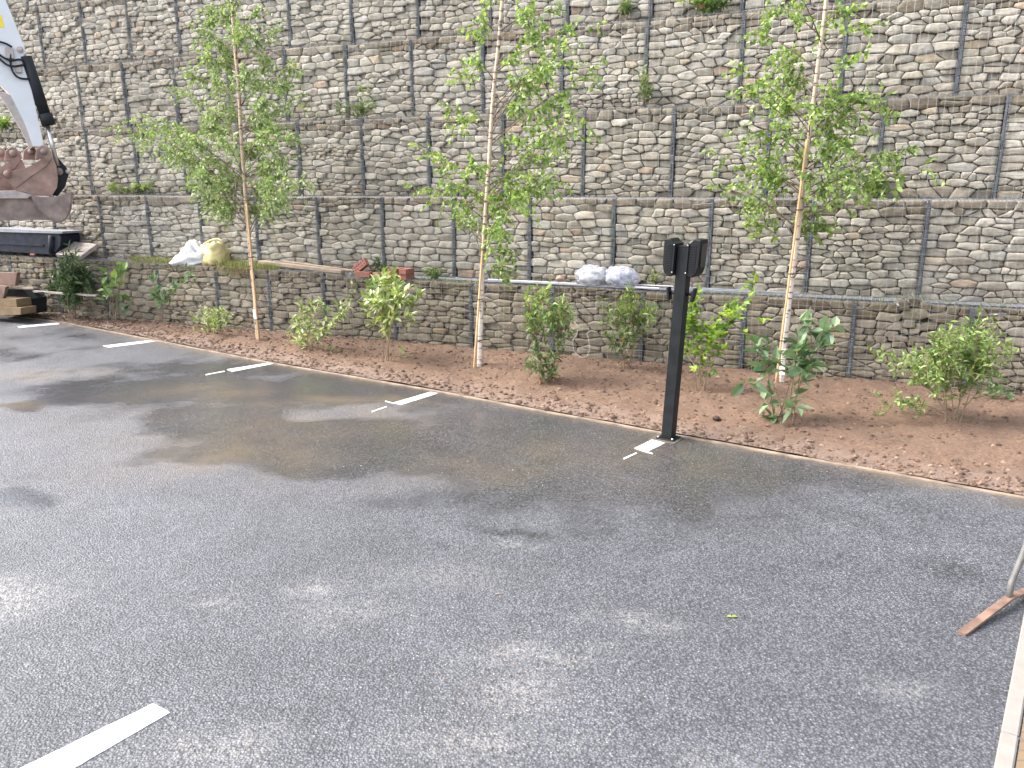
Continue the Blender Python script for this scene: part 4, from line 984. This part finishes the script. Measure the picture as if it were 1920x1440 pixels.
# planks, bricks, trims, bags on the ledge
def bar3(name, p0, p1, hw_, hh_, mat, label, cat, group=None, par=None):
    t_ = (p1 - p0); L_ = t_.length; t_.normalize(); s_ = t_.cross(Z).normalized(); u_ = s_.cross(t_); mb = MB()
    box(mb, (p0 + p1) / 2, t_ * L_ / 2, s_ * hw_, u_ * hh_, bev=.003); o = mb.build(name, mat, par)
    return tag(o, label, cat, group) if label else o
bar3('scaffold_plank', at(488, 491, 8.92), at(643, 510, 8.78), .045, .022, M['plank'], 'front long plank resting slanted along the ledge right of the leftmost birch', 'plank', 'planks on the ledge')
bar3('scaffold_plank', at(530, 490, 9.03), at(665, 508, 8.98), .03, .012, M['plank'], 'thin back plank behind the long slanted plank, ending at the bricks', 'plank', 'planks on the ledge')
def brick(c, ax, ay, az, label, holes=False):
    r_ = thing('brick', c, label, 'brick', 'loose red bricks on the ledge') if holes else None
    mb = MB(); box(mb, c, ax * .1075, ay * .051, az * .0325, bev=.003)
    if not holes: o = mb.build('brick', M['brick']); return tag(o, label, 'brick', 'loose red bricks on the ledge')
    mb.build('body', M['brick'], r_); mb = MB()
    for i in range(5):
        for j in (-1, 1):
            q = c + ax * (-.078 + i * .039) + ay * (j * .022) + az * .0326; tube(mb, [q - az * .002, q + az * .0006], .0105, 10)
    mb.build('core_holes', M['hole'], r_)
def lz(x, y, d, z): s_ = sz(x, y, d)[0]; return P(s_, d, z)
zt_ = ZT[1] + .0
brick(lz(683, 510, 8.76, .855 + .02), W, N, Z, 'red brick lying flat under the tilted perforated brick')
tx = (W * .80 + Z * .58).normalized(); nz = (-N * .93 + Z * .3); nz = (nz - tx * nz.dot(tx)).normalized(); brick(at(677, 499, 8.80), tx, nz.cross(tx), nz, 'tilted red brick showing its row of dark core holes', True)
brick(lz(716, 512, 8.80, .875), (W * .5 + N * .85).normalized(), (N * .5 - W * .85).normalized() * -1, Z, 'red brick seen end on between the tilted brick and the brick stack')
for i, (xx, zz, lb) in enumerate([(744.5, .868, 'bottom left brick of the square stack of four'), (762.5, .868, 'bottom right brick of the square stack of four'), (744.5, .935, 'top left brick of the square stack of four'), (762.5, .936, 'top right brick of the square stack, jutting forward')]):
    brick(lz(xx, 512, 8.80, zz), N, -W, Z, 'red ' + lb) if i < 3 else brick(lz(xx, 512, 8.78, zz), N, -W, Z, 'red ' + lb)
def rock(px, py, d, r, label, mat, seed, flat=.7):
    mb = MB(); c = at(px, py, d); blob(mb, c, r, r * .8, r * flat, seed, .5, 1.3, 8, 12); o = mb.build('rock', mat); tag(o, label, 'rock')
rock(1050, 523, 8.84, .055, 'rough red brown rock on the ledge left of the plastic bags', M['rust'], 3, .6)
p = g(1343, 784, .05); mb = MB(); blob(mb, p, .035, .03, .018, 5, .4, 1.5, 8, 12); tag(mb.build('rock', M['clod']), 'small brown stone on the soil right of the charging post', 'rock')
GP = 'plastic trims lying along the ledge'
bar3('plastic_trim', lz(915, 528, 8.86, .872), lz(1082, 536, 8.80, .878), .014, .006, M['upvc'], 'long white trim on the ledge left of the plastic bags', 'trim', GP)
bar3('plastic_trim', lz(940, 533, 8.78, .862), lz(1100, 540, 8.75, .866), .012, .008, M['conduit'], 'grey strip lying in front of the long white trim', 'trim', GP)
bar3('plastic_trim', lz(1185, 536, 8.90, .885), lz(1262, 540, 8.90, .885), .014, .006, M['upvc'], 'white trim behind, between the plastic bags and the charging post', 'trim', GP)
bar3('plastic_trim', lz(1190, 543, 8.80, .868), lz(1236, 545, 8.80, .868), .018, .008, M['upvc'], 'short white trim in front, right of the plastic bags', 'trim', GP)
bar3('plastic_trim', lz(1262, 541, 8.88, .880), lz(1500, 556, 8.86, .876), .014, .009, M['conduit'], 'dark grey conduit running right from behind the charging post', 'conduit', GP)
bar3('plastic_trim', lz(1290, 545, 8.80, .872), lz(1420, 553, 8.80, .872), .010, .008, M['conduit'], 'thinner grey conduit in front, right of the charging post', 'conduit', GP)
for (cx_, cy_, rx_, rz_, sd_, lb, ax_) in [(1112, 521, .165, .115, 12, 'clear plastic bag with whitish film, left of the pair on the ledge', (W, N, Z + W * .1)), (1166, 525, .175, .115, 17, 'clear plastic bag with bluish contents, right of the pair on the ledge', (W, N, Z - W * .1))]:
    c = at(cx_, cy_, 8.86); c = P(c.dot(W), 8.86, .955)
    r_ = thing('plastic_bag', c, lb, 'plastic bag', 'plastic bags on the ledge')
    mb = MB(); blob(mb, c, rx_ * 1.25, .15, rz_ * 1.25, sd_, .2, 1.3, 28, 40, -.09, 0, ax_, .09); mb.build('film', M['clear'], r_)
    mb = MB(); blob(mb, c - Z * .005, rx_ * .88, .11, rz_ * .8, sd_ + 1, .5, 2.6, 20, 28, -.06, 0, ax_, .2); mb.build('contents', plain('white_film', (.42, .42, .44), .4, .3, 18, .6, .02) if sd_ == 12 else plain('blueish_film', (.24, .25, .36), .35, .4, 18, .8, .02), r_)
# twine loop on the mesh
mb = MB(); tube(mb, [at(x, y, 8.64) for x, y in [(1076, 603), (1084, 612), (1082, 626), (1073, 640), (1076, 658), (1088, 670), (1100, 669), (1106, 655), (1104, 636), (1100, 625), (1108, 620), (1120, 622)]], .0035, 5); tag(mb.build('twine', M['twine']), 'pale loop of twine caught on the mesh between two shrubs', 'twine')
# leaf on the tarmac and sticks
mb = MB(); p = g(1372, 1157, .004); leaf(mb, p, Vector((1, .2, .1)), Z, .032, .022, .9); leaf(mb, p, Vector((-1, .3, .15)), Z, .025, .02, .8); tag(mb.build('fallen_leaf', M['leaf_lime']), 'single bright green leaf lying on the open asphalt', 'leaf')
mb = MB(); tube(mb, [g(928, 1114, .004), g(944, 1111, .006)], .0018, 5); tag(mb.build('straw', M['plank']), 'short pale straw on the asphalt in the middle foreground', 'straw')

# ---------------------------------------------------------------- barrier foot, lower right
f0 = g(1803, 1186, .012); f1 = g(1884, 1128, .045); 
br_ = thing('crowd_barrier', f1, 'galvanised barrier with a rusty flat foot, cut off by the right edge', 'barrier')
fd = (f1 - f0); fd.z = 0; fl = fd.length; fd.normalize(); fs_ = Vector((fd.y, -fd.x, 0))
mb = MB()
pr = [(-.0, .0), (.0, .012), (.045, .016), (fl - .02, .052), (fl + .05, .060), (fl + .12, .052), (fl * 2 + .08, .016), (fl * 2 + .125, .012), (fl * 2 + .125, 0), (fl * 2 + .08, .004), (fl + .12, .040), (fl + .05, .048), (fl - .02, .040), (.045, .004)]
prism(mb, pr, -.019, .019, 0, lambda a, m, z: Vector((f0.x, f0.y, 0)) + fd * a + fs_ * m + Z * z, .002)
mb.build('foot', plain('rusty_foot_bar', (.14, .085, .06), .75, .5, 12, .35), br_)
pbt = Vector((f0.x, f0.y, .05)) + fd * (fl + .04)
pu = [pbt, at(1893, 1108, at(1890, 1120, 1).dot(N)) if False else pbt + Vector((.012, .02, .07)), pbt + Vector((.05, .03, .20)), pbt + Vector((.075, .03, .34)), pbt + Vector((.08, .03, 1.0))]
mb = MB(); tube(mb, pu, .0145, 10); mb.build('upright', M['steel'] if False else plain('galvanised_tube', (.17, .165, .155), .5, .3, 10, .1, metal=.3), br_)
gm = M['wire']; bd_ = (kdir * -.25 + kn * 1).normalized()
for zz in (.20, 1.04):
    mb = MB(); st_ = pbt + Vector((.08, .03, zz - .05)) if zz > 1 else pbt + Vector((.055, .03, zz)); tube(mb, [st_, st_ + bd_ * 2.2], .0145, 8); mb.build('rail', gm, br_)
for i in range(1, 18):
    mb = MB(); q = pbt + Vector((.07, .03, .20)) + bd_ * (i * .12); tube(mb, [q, Vector((q.x, q.y, 1.02))], .006, 6); mb.build('bar', gm, br_)
for o in list(bpy.data.objects):
    if '_org' in o.keys(): del o['_org']
